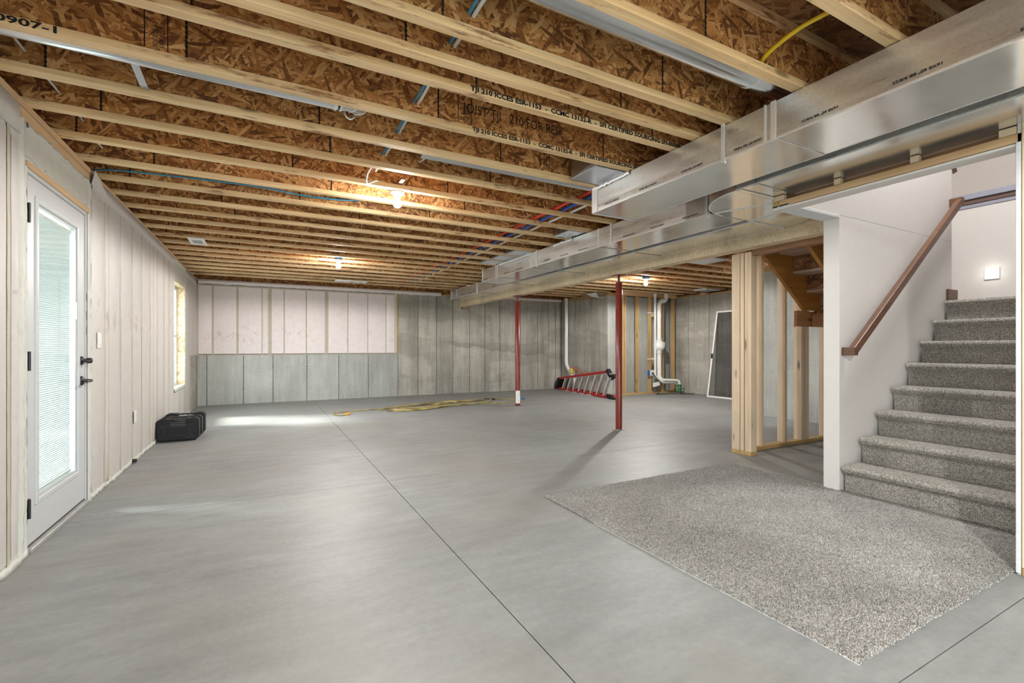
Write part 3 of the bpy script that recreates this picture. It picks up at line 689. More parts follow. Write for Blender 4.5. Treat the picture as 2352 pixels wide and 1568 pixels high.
# yard outside
yd = struct(G().box(-40, -1.32, -40, 40, -0.25, -0.1).box(-1.32, 30, -40, -3.85, -0.25, -0.1).make('ground_outside', 'gravel'))

# ================================================================== JOISTS
TOOTH = None
def tooth_mesh():
    vs = []; n = 20; h = (ZS-ZJ-0.075)/n
    for i in range(n+1):
        w = 0.0065 if i % 2 else 0.003
        vs += [(-w, 0, i*h), (w, 0, i*h)]
    return vs, [(2*i, 2*i+1, 2*i+3, 2*i+2) for i in range(n)]
ORD = ['last', 'second', 'third', 'fourth', 'fifth', 'sixth', 'seventh', 'eighth', 'ninth', 'tenth', 'eleventh', 'twelfth', 'thirteenth', 'fourteenth', 'fifteenth', 'sixteenth', 'seventeenth', 'eighteenth', 'nineteenth']
spec = [(k, 2.6545+0.4064*k-0.026) for k in range(-6, 19)]+[('x', 2.066-0.026)]
spec.sort(key=lambda s: s[1])
JO = {}
for k, yc in spec:
    x0 = -1.24
    if k == 'x' or k <= -1: x1 = 3.36 if yc > 0.7 else 3.4
    elif k in (0, 1): x1 = 4.36
    elif yc < 5.3: x1 = 7.25
    elif yc < 8.6: x1 = 9.26
    else: x1 = 7.26
    special = {-4: 'wooden I-joist nearest the camera, meeting the duct beside the yellow tube', -3: 'wooden I-joist with the wide round metal pipe running along its far side',
               -2: 'bright I-joist second back from the wide round pipe, with a rust-brown knot', 'x': 'I-joist set close in front of the one stamped with long black lettering',
               -1: 'I-joist stamped with the larger black lettering, close behind another joist', 0: 'I-joist with smaller black lettering and the narrow metal pipe along it',
               1: 'I-joist just behind the narrow metal pipe and its strap'}
    if k in special: lab = special[k]
    elif k == 'x' or k < -4: lab = 'wooden I-joist above the viewpoint, next in front of the one beside the yellow tube' if k == -5 else 'wooden I-joist above the viewpoint, second in front of the one beside the yellow tube'
    else: lab = 'wooden I-joist, %s counted from the insulated far wall' % ORD[18-k]
    if k == 18: lab = 'wooden I-joist closest to the insulated far wall'
    t = thing('floor_joist', (x0, yc, ZJ), lab, 'joist', 'floor joists across the ceiling'); JO[k] = t
    G().box(x0, x1, yc-0.027, yc+0.027, ZJ, ZJ+0.036).make('bottom_flange', 'flange', t, 0.0015)
    G().box(x0, x1, yc-0.027, yc+0.027, ZS-0.038, ZS-0.001).make('top_flange', 'flange', t, 0.0015)
    # web panels
    off = random.uniform(0.2, 1.2); e = [x0]
    x = x0+off
    while x < x1-0.2: e.append(x); x += 1.22
    e.append(x1)
    for a, b in zip(e[:-1], e[1:]):
        wb_ = G().box(a, b, yc-0.005, yc+0.005, ZJ+0.036, ZS-0.038).make('web_panel', 'osb_web', t)
    for a in e[1:-1]:
        tv, tf = tooth_mesh()
        G().add([(a+p[0], yc-0.0065, ZJ+0.037+p[2]) for p in tv], tf).make('web_joint', 'web_gap', t, fix=False)
# lettering on the flanges
FR = R((1, 0, 0), (0, 0, 1))
yk = lambda k: 2.6545+0.4064*k-0.026
zt = ZJ+0.006
text('flange_lettering', 'TJI 210 ICCES ESR-1153  -  CCMC 13132-R  -  SFI CERTIFIED SOURCING SFI-00008', 0.037, (0.927, yk(-1)-0.0285, zt), FR, 'ink', JO[-1], width=1.49, bold=0.0015)
text('flange_lettering', 'TJI 210 ICCES ESR-1153  -  CCMC 13132-R  -  SFI CERTIFIED SOURCING SFI-', 0.036, (1.11, yk(0)-0.0285, zt), FR, 'ink', JO[0], width=1.33, bold=0.0015)
text('flange_lettering', 'S 0907-1', 0.040, (-1.0, yk(0)-0.0285, ZJ+0.004), FR, 'ink', JO[0], width=0.24, bold=0.0012)
text('web_lettering', 'JOIST TJI   210 FOR RESI', 0.085, (1.06, yk(0)-0.0072, ZJ+0.12), FR, 'ink', JO[0], sx=0.8)
text('web_mark', 'I', 0.11, (1.05, yk(-1)-0.0072, ZJ+0.08), FR, 'ink', JO[-1])
VR = R((0, 0, 1), (-1, 0, 0))
for kk, xx in ((0, -0.42), (0, 1.08), (1, 1.9)):
    y = yk(kk)-0.0072
    G().box(xx-0.055, xx-0.051, y, y+0.001, ZJ+0.05, ZS-0.05).box(xx+0.03, xx+0.034, y, y+0.001, ZJ+0.05, ZS-0.05).make('stamp_box', 'ink', JO[kk])
    text('web_stamp', 'JOI 202 13\nESR 1202', 0.026, (xx-0.006, y, ZJ+0.06), VR, 'ink', JO[kk])

# ================================================================== MAIN BEAM, COLUMNS
bm_ = thing('main_beam', (4.27, 6.3, 2.09), 'pale strand-lumber beam running over the red columns to the back wall', 'beam')
for a, b in [(2.13, 6.9), (6.9, 10.62)]: G().box(4.20, 4.27, a, b, 2.092, ZJ-0.002).box(4.272, 4.34, a, b, 2.092, ZJ-0.002).make('beam_ply', 'lsl', bm_, 0.004)
bp = sroot('trim_4', (4.27, 10.6, 2.0)); G().box(4.235, 4.40, 10.585, 10.60, 2.035, 2.24).make('beam_pocket', 'ink', bp); G().box(4.245, 4.385, 10.575, 10.598, 2.045, 2.09).make('bearing_block', 'treated_x', bp, 0.002)
def column(yc, label, lab2=False):
    t = thing('steel_column', (4.26, yc, 0), label, 'column', 'red steel support columns')
    c = (4.26, yc, 0)
    G().lathe(c, [(0.044, 0.006), (0.044, 1.985), (0.040, 1.99)], 24).make('tube', 'oxide', t)
    G().lathe(c, [(0.016, 1.985), (0.016, 2.082)], 16).make('jack_screw', 'oxide', t)
    G().box(4.19, 4.33, yc-0.07, yc+0.07, 2.080, 2.0915).make('top_plate', 'oxide', t, 0.002)
    G().prism([(4.26+0.1*math.cos(a+PI/8), yc+0.075*math.sin(a+PI/8)) for a in [i*PI/4 for i in range(8)]], 0.0005, 0.007).make('base_plate', 'steel', t, 0.001)
    if lab2:
        pts = []; n = 10
        vs = []
        for i in range(n+1):
            a = -PI*0.95+PI*0.85*i/n
            for z in (0.05, 0.29): vs.append((4.26+0.0455*math.cos(a), yc+0.0455*math.sin(a), z))
        G().add(vs, [(2*i, 2*i+2, 2*i+3, 2*i+1) for i in range(n)], True).make('paper_label', 'tape', t, fix=False)
    return t
column(7.80, 'far red steel column with a white label near its foot', True)
column(4.93, 'near red steel column standing in front of the ladder')

# ================================================================== DUCTS
ZD0, ZD1 = 2.203, 2.405
DR = R((0, 1, 0), (0, 0, 1))  # text on a face looking -X would read mirrored; letters stand upside down as stencilled
UD = R((0, 1, 0), (0, 0, -1))
def duct_section(par, x0, x1, y0, y1, txt=True):
    g = G().box(x0, x1, y0, y1, ZD0, ZD1); o = g.make('sheet_section', 'galv', par, 0.003)
    G().box(x0-0.001, x0+0.002, y0+0.004, y1-0.004, ZD0+0.006, ZD1-0.004).make('side_sheet', 'galv_side', par)
    G().bar((x0-0.002, y0, ZD0+0.004), (x0-0.002, y1, ZD0+0.004), 0.006, 0.010).make('fold_highlight', 'foil', par)  # bright bars paint the highlight along the lower folds, both edges
    G().bar((x1+0.002, y0, ZD0+0.004), (x1+0.002, y1, ZD0+0.004), 0.006, 0.010).make('fold_highlight', 'foil', par)
    if txt:
        yy = y0+0.03
        yy = 0.83+0.381*math.ceil((y0+0.03-0.83)/0.381)
        while yy+0.18 < y1:
            text('stencil', '16X8 60" BB 9/8/25', 0.017, (x0-0.0035, yy, ZD0+0.038), UD, 'ink', par, width=0.17, bold=0.0004); yy += 0.381
def cleat_side(par, x0, y, w=0.02, m='foil'): G().box(x0-0.006, x0+0.0, y-w/2, y+w/2, ZD0-0.002, ZD1+0.002).make('drive_cleat', m, par, 0.001)
def cleat_under(par, x0, x1, y, w=0.03, m='galv'): G().box(x0, x1, y-w/2, y+w/2, ZD0-0.006, ZD0-0.0005).make('s_cleat', m, par, 0.002)
def strap(par, x0, y):
    G().box(x0-0.008, x0-0.003, y-0.014, y+0.014, ZD0-0.012, ZD1+0.006).make('hanger_strap', 'foil', par, 0.001)
    G().lathe((x0+0.012, y, ZD0-0.016), [(0.006, 0), (0.006, 0.010)], 8).make('screw', 'foil', par)
def tape(par, x0, y0, y1, z=None):
    z = z or ZD1-0.004; n = int((y1-y0)/0.03)+2; vs = []
    for i in range(n+1):
        y = y0+(y1-y0)*i/n; e = random.uniform(-0.006, 0.006); f = random.uniform(0, 0.006)
        vs += [(x0-0.005-f, y, z-0.022+e), (x0-0.012-f, y, z-0.008+e), (x0-0.004, y, z+0.012+e)]
    fs = [(i*3+k, i*3+k+1, (i+1)*3+k+1, (i+1)*3+k) for i in range(n) for k in range(2)]
    return G().add(vs, fs, False).make('foil_tape', 'foil', par, fix=False)
AX0, AX1 = 2.37, 2.80
dA = thing('supply_duct', (AX0, 3.05, ZD0), 'nearest square metal duct, ending short of the beam above the carpet', 'duct')
ends = [-1.45, 0.03, 1.528, 3.05]
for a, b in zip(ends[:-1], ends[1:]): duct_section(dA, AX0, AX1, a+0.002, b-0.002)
for y in (0.03, 1.528): cleat_side(dA, AX0, y, 0.03); cleat_side(dA, AX0, y+0.045, 0.012); cleat_under(dA, AX0, AX1, y, 0.05)
strap(dA, AX0, 1.83); tape(dA, AX0, 2.62, 3.04)
G().box(AX0-0.012, AX1+0.012, 3.045, 3.058, ZD0-0.004, ZD1+0.002).make('end_cap', 'foil', dA, 0.002)
G().box(AX0-0.010, AX0, 2.99, 3.05, ZD0-0.003, ZD1+0.002).make('end_flange', 'foil', dA, 0.001)
G().box(AX0, AX1, 3.035, 3.058, ZD0-0.008, ZD0-0.001).make('end_lip', 'foil', dA, 0.002)
BX0, BX1 = 2.908, 3.33
dB = thing('return_duct', (BX0, 2.0, ZD0), 'square metal duct above the stair opening, bending to run along the beam', 'duct')
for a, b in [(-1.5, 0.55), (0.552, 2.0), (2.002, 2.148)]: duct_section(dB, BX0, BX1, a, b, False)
for y in (0.55, 2.0, 2.12): cleat_under(dB, BX0, BX1, y, 0.035)
# first elbow, short link and second elbow
cx1, cy1, ro = 3.365, 2.150, 0.457
poly = [(BX1+0.004, cy1)]+[(cx1+ro*math.cos(a), cy1+ro*math.sin(a)) for a in [PI-i*(PI/2)/14 for i in range(15)]]+[(cx1, cy1+0.035)]
G().prism(poly, ZD0, ZD1).make('elbow', 'galv', dB, 0.002)
G().tube([(x, y, ZD0) for x, y in poly[1:-1]], 0.005, 6).make('elbow_fold', 'foil', dB)
G().prism([(cx1, 2.165), (3.70, 2.165), (3.70, 2.609), (cx1, 2.609)], ZD0, ZD1).make('link', 'galv', dB, 0.002)
poly2 = [(3.70, 2.609)]+[(3.70+0.49*math.cos(a), 2.609+0.49*math.sin(a)) for a in [-PI/2+i*(PI/2)/14 for i in range(15)]]
G().prism(poly2, ZD0, ZD1).make('elbow', 'galv', dB, 0.002)
G().bar((3.25, 2.60, ZD0-0.003), (3.40, 2.165, ZD0-0.003), 0.010, 0.004).bar((3.70, 2.6, ZD0-0.003), (3.70, 2.165, ZD0-0.003), 0.012, 0.004).bar((3.70, 2.603, ZD0-0.004), (4.19, 2.603, ZD0-0.004), 0.016, 0.008).make('s_cleat', 'foil', dB)
CX0, CX1 = 3.758, 4.188
cs = [2.615, 4.1, 5.6, 7.08, 8.56, 10.05]
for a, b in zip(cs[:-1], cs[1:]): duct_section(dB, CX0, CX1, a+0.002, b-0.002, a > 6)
for y in cs[1:-1]: cleat_side(dB, CX0, y, 0.022); cleat_under(dB, CX0, CX1, y, 0.035)
for y in (8.58, 10.04): strap(dB, CX0, y)
cleat_side(dB, CX0, 9.7, 0.012); tape(dB, CX0, 8.9, 9.1)
dC = thing('supply_duct', (3.22, 2.62, ZD0), 'square metal duct beside the beam, ending before the far concrete wall', 'duct')
CB0, CB1 = 3.225, 3.648
cs = [2.62, 4.06, 5.52, 6.57, 7.13]
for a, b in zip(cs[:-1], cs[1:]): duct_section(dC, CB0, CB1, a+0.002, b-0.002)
for y in cs[1:-1]: cleat_side(dC, CB0, y, 0.026); cleat_under(dC, CB0, CB1, y, 0.035)
for y in (2.65, 3.85, 5.37, 6.62): strap(dC, CB0, y)
tape(dC, CB0, 4.55, 4.95); tape(dC, CB0, 5.52, 6.5)
G().box(CB0-0.008, CB1+0.008, 7.125, 7.137, ZD0-0.004, ZD1+0.002).make('end_cap', 'foil', dC, 0.002)
# branch boots in the joist bays, dark sheet metal
def boot(x0, x1, kbay, par, h=0.17):
    ya = yk(kbay)+0.03; yb = yk(kbay+1)-0.03
    G().box(x0, x1, ya+0.02, yb-0.02, ZJ+0.001, ZJ+h).make('branch_boot', 'galv_d', par, 0.004)
boot(2.10, 2.42, 0, dA, 0.2); boot(3.0, 3.4, 4, dC); boot(2.98, 3.4, 7, dC); boot(2.95, 3.4, 8, dC); boot(2.95, 3.4, 9, dC)
# round pipes between the joists
def rpipe(name, x0, x1, y, z, r, label, elbow=None, seams=(), grp=None):
    t = thing(name, (x0, y, z), label, 'pipe', grp)
    G().tube([(x0, y, z), (x1, y, z)], r, 28).make('straight_run', 'pipe', t)
    for s in seams: G().tube([(s-0.006, y, z), (s+0.006, y, z)], r+0.003, 28).make('crimp', 'foil', t)
    return t
p1 = rpipe('round_pipe', 0.2, 2.47, 1.532, 2.53, 0.086, 'wide round metal pipe between joists, running to the nearest duct', seams=(2.2,))
p2 = rpipe('round_pipe', -1.22, 0.36, 2.722, 2.470, 0.050, 'narrow round metal pipe with an elbow, slung beside a joist', seams=(0.345,))
G().tube([(0.36+0.13*math.sin(a), 2.722+0.13*(1-math.cos(a)), 2.470+0.05*(a/1.5)) for a in [i*1.45/8 for i in range(9)]], [0.052]*9, 24).make('elbow', 'pipe', p2)
for a in (0.1, 0.65, 1.2):
    G().tube([(0.36+0.13*math.sin(a+d), 2.722+0.13*(1-math.cos(a+d)), 2.470+0.05*(a/1.5)) for d in (-0.04, 0.04)], 0.056, 24).make('elbow_ring', 'foil', p2)
G().tube([(0.36+0.05*math.cos(a)*0.6+0.09, 2.90, 2.51+0.045*math.sin(a)) for a in [i*2*PI/20 for i in range(21)]], 0.006, 8).make('collar', 'foil', p2)
p3 = rpipe('round_pipe', 0.95, 2.40, 3.128, 2.474, 0.060, 'grey round pipe tucked behind a joist, ending at the nearest duct')
# galvanised strap hanger
hs = thing('strap_hanger', (-0.52, 2.8, 2.42), 'bent galvanised strap hanging beside the narrow pipe', 'bracket')
G().bar((-0.53, 2.66, 2.43), (-0.53, 2.92, 2.415), 0.032, 0.003).bar((-0.53, 2.92, 2.415), (-0.535, 3.0, 2.44), 0.032, 0.003).make('strap', 'galv_d', hs)
G().lathe((-0.533, 2.975, 2.425), [(0.006, 0), (0.006, 0.004)], 8).make('screw', 'steel', hs)

# ================================================================== PIPES AND CABLES
def cable(name, pts, r, mat, label, cat, grp=None, n=8, sub=4):
    pts = smooth_path(pts, sub) if sub > 1 else pts
    o = G().tube(pts, r, n).make(name, mat, None, base=tuple(pts[0])); return tag(o, label, cat, grp)
def sagline(x, y0, y1, z, amp=0.008, dxs=0.0):
    n = int((y1-y0)/0.2); return [(x+dxs*(i/n)+random.uniform(-amp, amp)*0.5, y0+(y1-y0)*i/n, z+random.uniform(-amp, amp)) for i in range(n+1)]
cable('water_pipe', sagline(2.49, -1.0, 9.8, 2.452, 0.003), 0.0125, 'red', 'red plastic water pipe running through the joists', 'pipe', sub=2)
cable('water_pipe', sagline(2.575, 3.1, 9.8, 2.452, 0.003, 0.07), 0.0135, 'blue', 'blue plastic water pipe between the red and white pipes', 'pipe', sub=2)
cable('water_pipe', sagline(2.68, 3.1, 9.8, 2.452, 0.003, 0.08), 0.0125, 'whitep', 'white plastic water pipe beside the blue one', 'pipe', sub=2)
cable('electric_cable', sagline(-1.0, 2.3, 4.42, 2.52, 0.012), 0.006, 'whitep', 'white cable through the joists, along the left wall', 'cable')
cable('electric_cable', sagline(0.778, 0.9, 3.75, 2.505, 0.010), 0.009, 'whitep', 'white cable crossing the joists beside a blue one', 'cable')
cable('electric_cable', sagline(0.758, 0.9, 3.70, 2.512, 0.010), 0.0075, 'lblue', 'blue cable crossing the joists beside a white one', 'cable')
cable('electric_cable', [(1.03, 3.10, 2.50), (1.03, 3.25, 2.48), (1.03, 3.42, 2.50), (1.02, 3.5, 2.54)], 0.007, 'whitep', 'short white cable below a joist, right of the paired cables', 'cable')
cable('electric_cable', [(0.74, 3.55, 2.50), (0.70, 3.66, 2.44), (0.715, 3.78, 2.40), (0.79, 3.80, 2.44), (0.86, 3.87, 2.46)], 0.006, 'whitep', 'white cable looping down to the nearest ceiling bulb', 'cable')
cable('tube_line', [(-1.14, 4.60, 2.45), (-0.95, 4.52, 2.452), (-0.33, 4.44, 2.45), (0.03, 4.43, 2.448), (0.25, 4.50, 2.45), (0.45, 4.47, 2.44), (0.68, 4.46, 2.45), (0.9, 4.5, 2.5)], 0.007, 'lblue', 'thin blue tube waving between two joists near the left wall', 'tube')
cable('tube_line', [(2.10, 1.43, 2.46), (2.07, 1.36, 2.48), (2.06, 1.22, 2.50), (2.08, 1.12, 2.51), (2.11, 1.03, 2.52)], 0.010, 'yellow', 'yellow tube curving between the two nearest joists', 'tube')

# ================================================================== CEILING FITTINGS
def bulb(x, y, label, pw=88):
    t = thing('bulb_light', (x, y, 2.40), label, 'light', 'bare bulbs under the joists')
    G().bar((x, y-0.19, 2.462), (x, y+0.19, 2.462), 0.03, 0.02).make('mounting_bar', 'header', t)
    G().lathe((x, y, 2.40), [(0.058, 0.012), (0.060, 0.004), (0.056, -0.006), (0.036, -0.016), (0.026, -0.034), (0.024, -0.040)], 28).make('lampholder', 'white', t)
    G().box(x-0.05, x+0.05, y-0.05, y+0.05, 2.413, 2.45).make('ceiling_box', 'bluebox', t, 0.003)
    prof = [(0.013, -0.035)]+[(0.034*math.sin(a), -0.088-0.034*math.cos(PI-a)*-1) for a in []]
    prof = [(0.014, -0.036), (0.018, -0.050), (0.029, -0.068), (0.034, -0.088), (0.030, -0.108), (0.018, -0.119), (0.004, -0.122)]
    G().lathe((x, y, 2.40), prof, 20).make('bulb', 'bulb', t)
    lamp('bulb_glow', 'SPOT', (x, y, 2.262), (0, 0, 0), energy=pw, color=(1.0, 0.965, 0.925), spot_size=math.radians(178), spot_blend=0.15, shadow_soft_size=0.04)
    return t
bulb(0.985, 3.90, 'lit bare bulb in a white lampholder, nearest in the room')
bulb(0.975, 7.33, 'lit bare bulb in front of the insulated far wall', 120)
bulb(6.38, 6.62, 'lit bare bulb beyond the beam, near the white pipes', 150)
bulb(0.985, -0.6, 'added fill bulb behind the viewpoint, left of the duct', 150)  # unseen bulb added to fill the room from behind the camera
bulb(1.5, -2.9, 'added fill bulb behind the viewpoint, by the added glazing', 120)  # second unseen bulb, added for fill light further back
# exhaust fan housing, vents
t = thing('vent_fan', (-0.71, 6.82, 2.40), 'white square vent grille between joists near the left wall', 'vent')
G().box(-0.80, -0.63, 6.62, 7.02, 2.395, 2.409).make('grille_plate', 'white', t, 0.003)
for i in range(8): G().box(-0.765, -0.665, 6.72+i*0.026, 6.735+i*0.026, 2.391, 2.3945).make('louvre', 'galv_d', t)
t = thing('ceiling_vent', (1.5, 9.55, 2.39), 'low metal vent under the joists before the far wall', 'vent')
G().box(1.2, 1.80, 9.44, 9.68, 2.39, 2.408).make('pan', 'galv_side', t, 0.002)
for x in (1.33, 1.5, 1.67): G().box(x, x+0.05, 9.50, 9.62, 2.383, 2.3895).make('louvre', 'galv_d', t)
t = thing('joist_pan', (5.6, 4.8, 2.40), 'flat sheet-metal pan closing the joists beyond the beam', 'duct')
G().box(4.95, 6.03, 4.58, 5.05, 2.402, 2.4085).make('pan_sheet', 'galv_side', t, 0.001); G().box(6.03, 6.07, 4.58, 5.05, 2.403, 2.4085).make('pan_flange', 'foil', t)
t = thing('metal_boot', (8.6, 7.2, 2.36), 'small metal register boot above the screen frame', 'vent')
G().box(8.50, 8.95, 7.0, 7.35, 2.372, 2.409).make('boot_body', 'foil', t, 0.003); G().box(8.56, 8.9, 7.06, 7.3, 2.366, 2.372).make('boot_mouth', 'galv_d', t, 0.003)
t = thing('metal_boot', (7.0, 8.95, 2.36), 'pale metal boot hanging at the top of the concrete corner', 'vent')
G().add([(6.86, 8.75, 2.40), (7.14, 8.75, 2.40), (7.14, 9.15, 2.40), (6.86, 9.15, 2.40), (6.93, 8.72, 2.27), (7.06, 8.72, 2.30), (7.06, 9.0, 2.34), (6.93, 9.0, 2.32)],
        [(0, 1, 2, 3), (4, 7, 6, 5), (0, 4, 5, 1), (1, 5, 6, 2), (2, 6, 7, 3), (3, 7, 4, 0)]).make('boot_body', 'galv_side', t, 0.003)
G().bar((6.93, 8.72, 2.275), (7.07, 8.72, 2.30), 0.012, 0.014).make('boot_lip', 'foil', t)

# ================================================================== FRAMING
fw = thing('framed_wall', (4.4, 3.2, 0), 'open stud wall of new pale lumber beside the stairs', 'framed wall')
def stud(par, x0, x1, y0, y1, z0, z1, mat='stud'): return G().box(x0, x1, y0, y1, z0, z1).make('stud', mat, par, 0.002)
G().box(4.49, 7.10, 3.205, 3.295, 0, 0.038).make('sole_plate', 'treated_x', fw, 0.002)
G().box(4.395, 7.10, 3.205, 3.295, ZJ-0.041, ZJ-0.002).make('top_plate', 'pine_x', fw, 0.002)
for x in (4.762, 5.178): stud(fw, x, x+0.04, 3.205, 3.295, 0.0385, ZJ-0.042)
stud(fw, 5.490, 5.530, 3.205, 3.295, 0.0385, 1.70); stud(fw, 5.534, 5.574, 3.205, 3.295, 0.0385, 1.70); stud(fw, 5.60, 5.638, 3.205, 3.295, 0.0385, 1.70)
for x in (6.0, 6.4, 6.8): stud(fw, x, x+0.04, 3.205, 3.295, 0.0385, 1.70)
pc = thing('post_stack', (4.44, 3.15, 0), 'cluster of upright studs carrying the beam, at the stud wall end', 'post')
G().box(4.385, 4.49, 3.200, 3.290, 0, 0.037).make('base_block', 'treated_x', pc, 0.002); G().box(4.385, 4.488, 3.068, 3.198, 0, 0.037).make('base_block', 'treated_x', pc, 0.002)
stud(pc, 4.390, 4.430, 3.202, 3.292, 0.0375, 2.09)
stud(pc, 4.396, 4.486, 3.156, 3.196, 0.0375, 2.09); stud(pc, 4.396, 4.486, 3.112, 3.144, 0.0375, 2.09); stud(pc, 4.396, 4.486, 3.072, 3.111, 0.0375, 2.09)
# service wall studs around the plumbing
sw_ = thing('framed_wall', (7.3, 8.4, 0), 'stud wall of golden lumber behind the white vent pipe', 'framed wall')
G().box(7.25, 9.1, 8.36, 8.45, 0, 0.038).make('sole_plate', 'treated_x', sw_, 0.002); G().box(7.25, 9.1, 8.36, 8.45, ZJ-0.085, ZJ-0.003).make('top_plate', 'pine_x', sw_, 0.002)
for x in (7.335, 7.40, 7.80, 8.20, 8.60, 8.98): stud(sw_, x, x+0.04, 8.36, 8.45, 0.0385, ZJ-0.087, 'treated')
for z in (1.85, 0.78): G().box(8.24, 8.60, 8.38, 8.42, z, z+0.09).make('blocking', 'stud', sw_, 0.002)

# ================================================================== STAIRS
st = thing('carpeted_staircase', (3.95, 1.4, 0), 'grey carpeted stairs climbing to the landing, behind the white wall end', 'stairs')
SY0, SY1 = 0.866, 1.972
for i in range(8):
    zt_ = 0.205+0.1925*i; xn = 3.90+0.2505*i; z0 = 0.012 if i == 0 else zt_-0.1925
    xe = xn+0.2505+0.05 if i < 7 else 6.745
    r = 0.026
    prof = [(xe, z0), (xn+0.045, z0), (xn+0.042, zt_-0.075), (xn+0.030, zt_-0.06)]+[(xn+r-r*math.sin(a)-0.0, zt_-r-r*math.cos(a)*1.0) for a in [0.2+j*(PI-0.2)/8*0.5 for j in range(3)]]
    prof += [(xn+r-r*math.cos(a), zt_-r+r*math.sin(a)) for a in [j*(PI/2)/6 for j in range(7)]]+[(xe, zt_)]
    g = G().prism(prof, SY0, SY1, axis='y'); g.make('step', 'carpet_s', st)
# second flight seen from below
w2 = thing('wooden_staircase', (5.6, 3.1, 1.5), 'underside of the wooden upper stair flight beyond the white wall end', 'stairs')
for yy in (3.085, 2.62, 2.13):
    poly = [(5.45, 1.53-0.01)]
    top = []
    for q in range(0, 6):
        xr = max(4.485, 5.66-0.25*q); top += [(xr, 1.56+0.1925*q-0.0), (xr, 1.56+0.1925*(q+1)-0.03)]
    poly = [(5.66, 1.53), (5.35, 1.53), (4.485, 1.53+0.768*0.865)]+[(4.485, top[-1][1])]+list(reversed(top))
    G().prism(poly, yy, yy+0.038, axis='y').make('stringer', 'stringer', w2, 0.001)
for q in range(5):
    xr = 5.66-0.25*q; zt_ = 1.56+0.1925*(q+1)
    G().box(max(4.485, xr-0.275), xr+0.02, 2.125, 3.13, zt_-0.026, zt_-0.001).make('tread', 'tread', w2, 0.001)
    G().box(xr-0.012, xr, 2.125, 3.13, zt_-0.1925, zt_-0.027).make('riser', 'osb_yz', w2)
G().box(5.34, 6.74, 3.165, 3.203, 1.352, 1.528).make('landing_rim', 'board', w2, 0.002)
G().box(5.66, 6.745, 2.115, 3.16, 1.50, 1.558).make('landing_deck', 'osb_floor', w2)
G().box(5.62, 5.66, 2.125, 3.16, 1.353, 1.498).make('landing_rim', 'board', w2, 0.002)
hb = thing('stair_header', (4.46, 2.6, 2.05), 'dark short header beam tucked under the main beam', 'beam')
G().box(4.40, 4.44, 2.13, 3.066, 2.048, 2.40).make('header_ply', 'header', hb, 0.002); G().box(4.442, 4.48, 2.13, 3.066, 2.048, 2.40).make('header_ply', 'header', hb, 0.002)
# handrail
hr = thing('handrail', (4.0, 1.92, 1.08), 'dark stained wooden handrail sloping up the stair wall', 'handrail')
a, b = Vector((3.955, 1.922, 1.085)), Vector((5.84, 1.922, 2.505))
G().bar(a, b, 0.045, 0.062).make('rail', 'brown', hr, 0.006, seg=2)
G().box(3.932, 3.985, 1.90, 1.9925, 1.050, 1.112).make('wall_return', 'brown', hr, 0.004); G().box(5.80, 5.862, 1.90, 1.9925, 2.455, 2.53).make('wall_return', 'brown', hr, 0.004)
for f in (0.33, 0.68):
    p = a.lerp(b, f); G().tube([(p.x, 1.9935, p.z-0.06), (p.x, 1.935, p.z-0.055), (p.x, 1.922, p.z-0.03)], 0.007, 8).make('bracket', 'black', hr)
sl = thing('step_light', (6.75, 1.97, 1.88), 'small lit wall light above the stair landing', 'light')
G().box(6.738, 6.75, 1.912, 2.028, 1.825, 1.943).make('cover_plate', 'white', sl, 0.002); G().lathe((6.734, 1.97, 1.895), [(0.040, 0), (0.040, 0.005)], 20, 'x').make('lens', 'steplamp', sl)
lamp('step_light_glow', 'POINT', (6.66, 1.97, 1.90), energy=0.25, color=(1, 0.95, 0.9), shadow_soft_size=0.04)

# ================================================================== CARPET
RX0, RX1, RY0, RY1 = 1.835, 3.955, 0.872, 2.96
rg = thing('area_carpet', (1.835, 0.872, 0), 'square of grey-beige carpet laid on the floor before the stairs', 'carpet')
G().box(RX0+0.008, RX1+0.03, RY0+0.008, RY1-0.008, 0.0005, 0.008).make('backing', 'carpet', rg)
G().box(RX0+0.002, RX0+0.008, RY0+0.002, RY1-0.6, 0.0005, 0.004).make('binding_edge', 'tape', rg)
def tufts(par, x0, x1, y0, y1, z, step, h, w, mat):
    nx, ny = int((x1-x0)/step), int((y1-y0)/step)
    X, Y = np.meshgrid(np.arange(nx), np.arange(ny), indexing='ij'); n = nx*ny; rs = np.random.RandomState(3)
    cxp = x0+(X.ravel()+0.5+rs.uniform(-.5, .5, n))*step; cyp = y0+(Y.ravel()+0.5+rs.uniform(-.5, .5, n))*step
    hh = h*rs.uniform(0.6, 1.2, n); th = rs.uniform(0, 2*PI, n); lx = rs.normal(0, w*0.8, n); ly = rs.normal(0, w*0.8, n)
    V = np.zeros((n, 4, 3))
    for q in range(3):
        V[:, q, 0] = cxp+w*np.cos(th+q*2.094); V[:, q, 1] = cyp+w*np.sin(th+q*2.094); V[:, q, 2] = z
    V[:, 3, 0] = cxp+lx; V[:, 3, 1] = cyp+ly; V[:, 3, 2] = z+hh
    V = V.reshape(-1, 3)-np.array(par['_b']); base = np.arange(n)[:, None]*4
    F = np.concatenate([base+np.array([0, 1, 3]), base+np.array([1, 2, 3]), base+np.array([2, 0, 3])], 0)
    me = bpy.data.meshes.new('pile'); me.vertices.add(len(V)); me.vertices.foreach_set('co', V.ravel())
    me.loops.add(F.size); me.loops.foreach_set('vertex_index', F.ravel().astype(np.int32))
    me.polygons.add(len(F)); me.polygons.foreach_set('loop_start', np.arange(0, F.size, 3, dtype=np.int32)); me.polygons.foreach_set('loop_total', np.full(len(F), 3, dtype=np.int32))
    me.materials.append(M[mat]); me.update(); me.validate()
    o = bpy.data.objects.new('pile', me); COL.objects.link(o); o.parent = par; o['kind'] = 'stuff'; return o
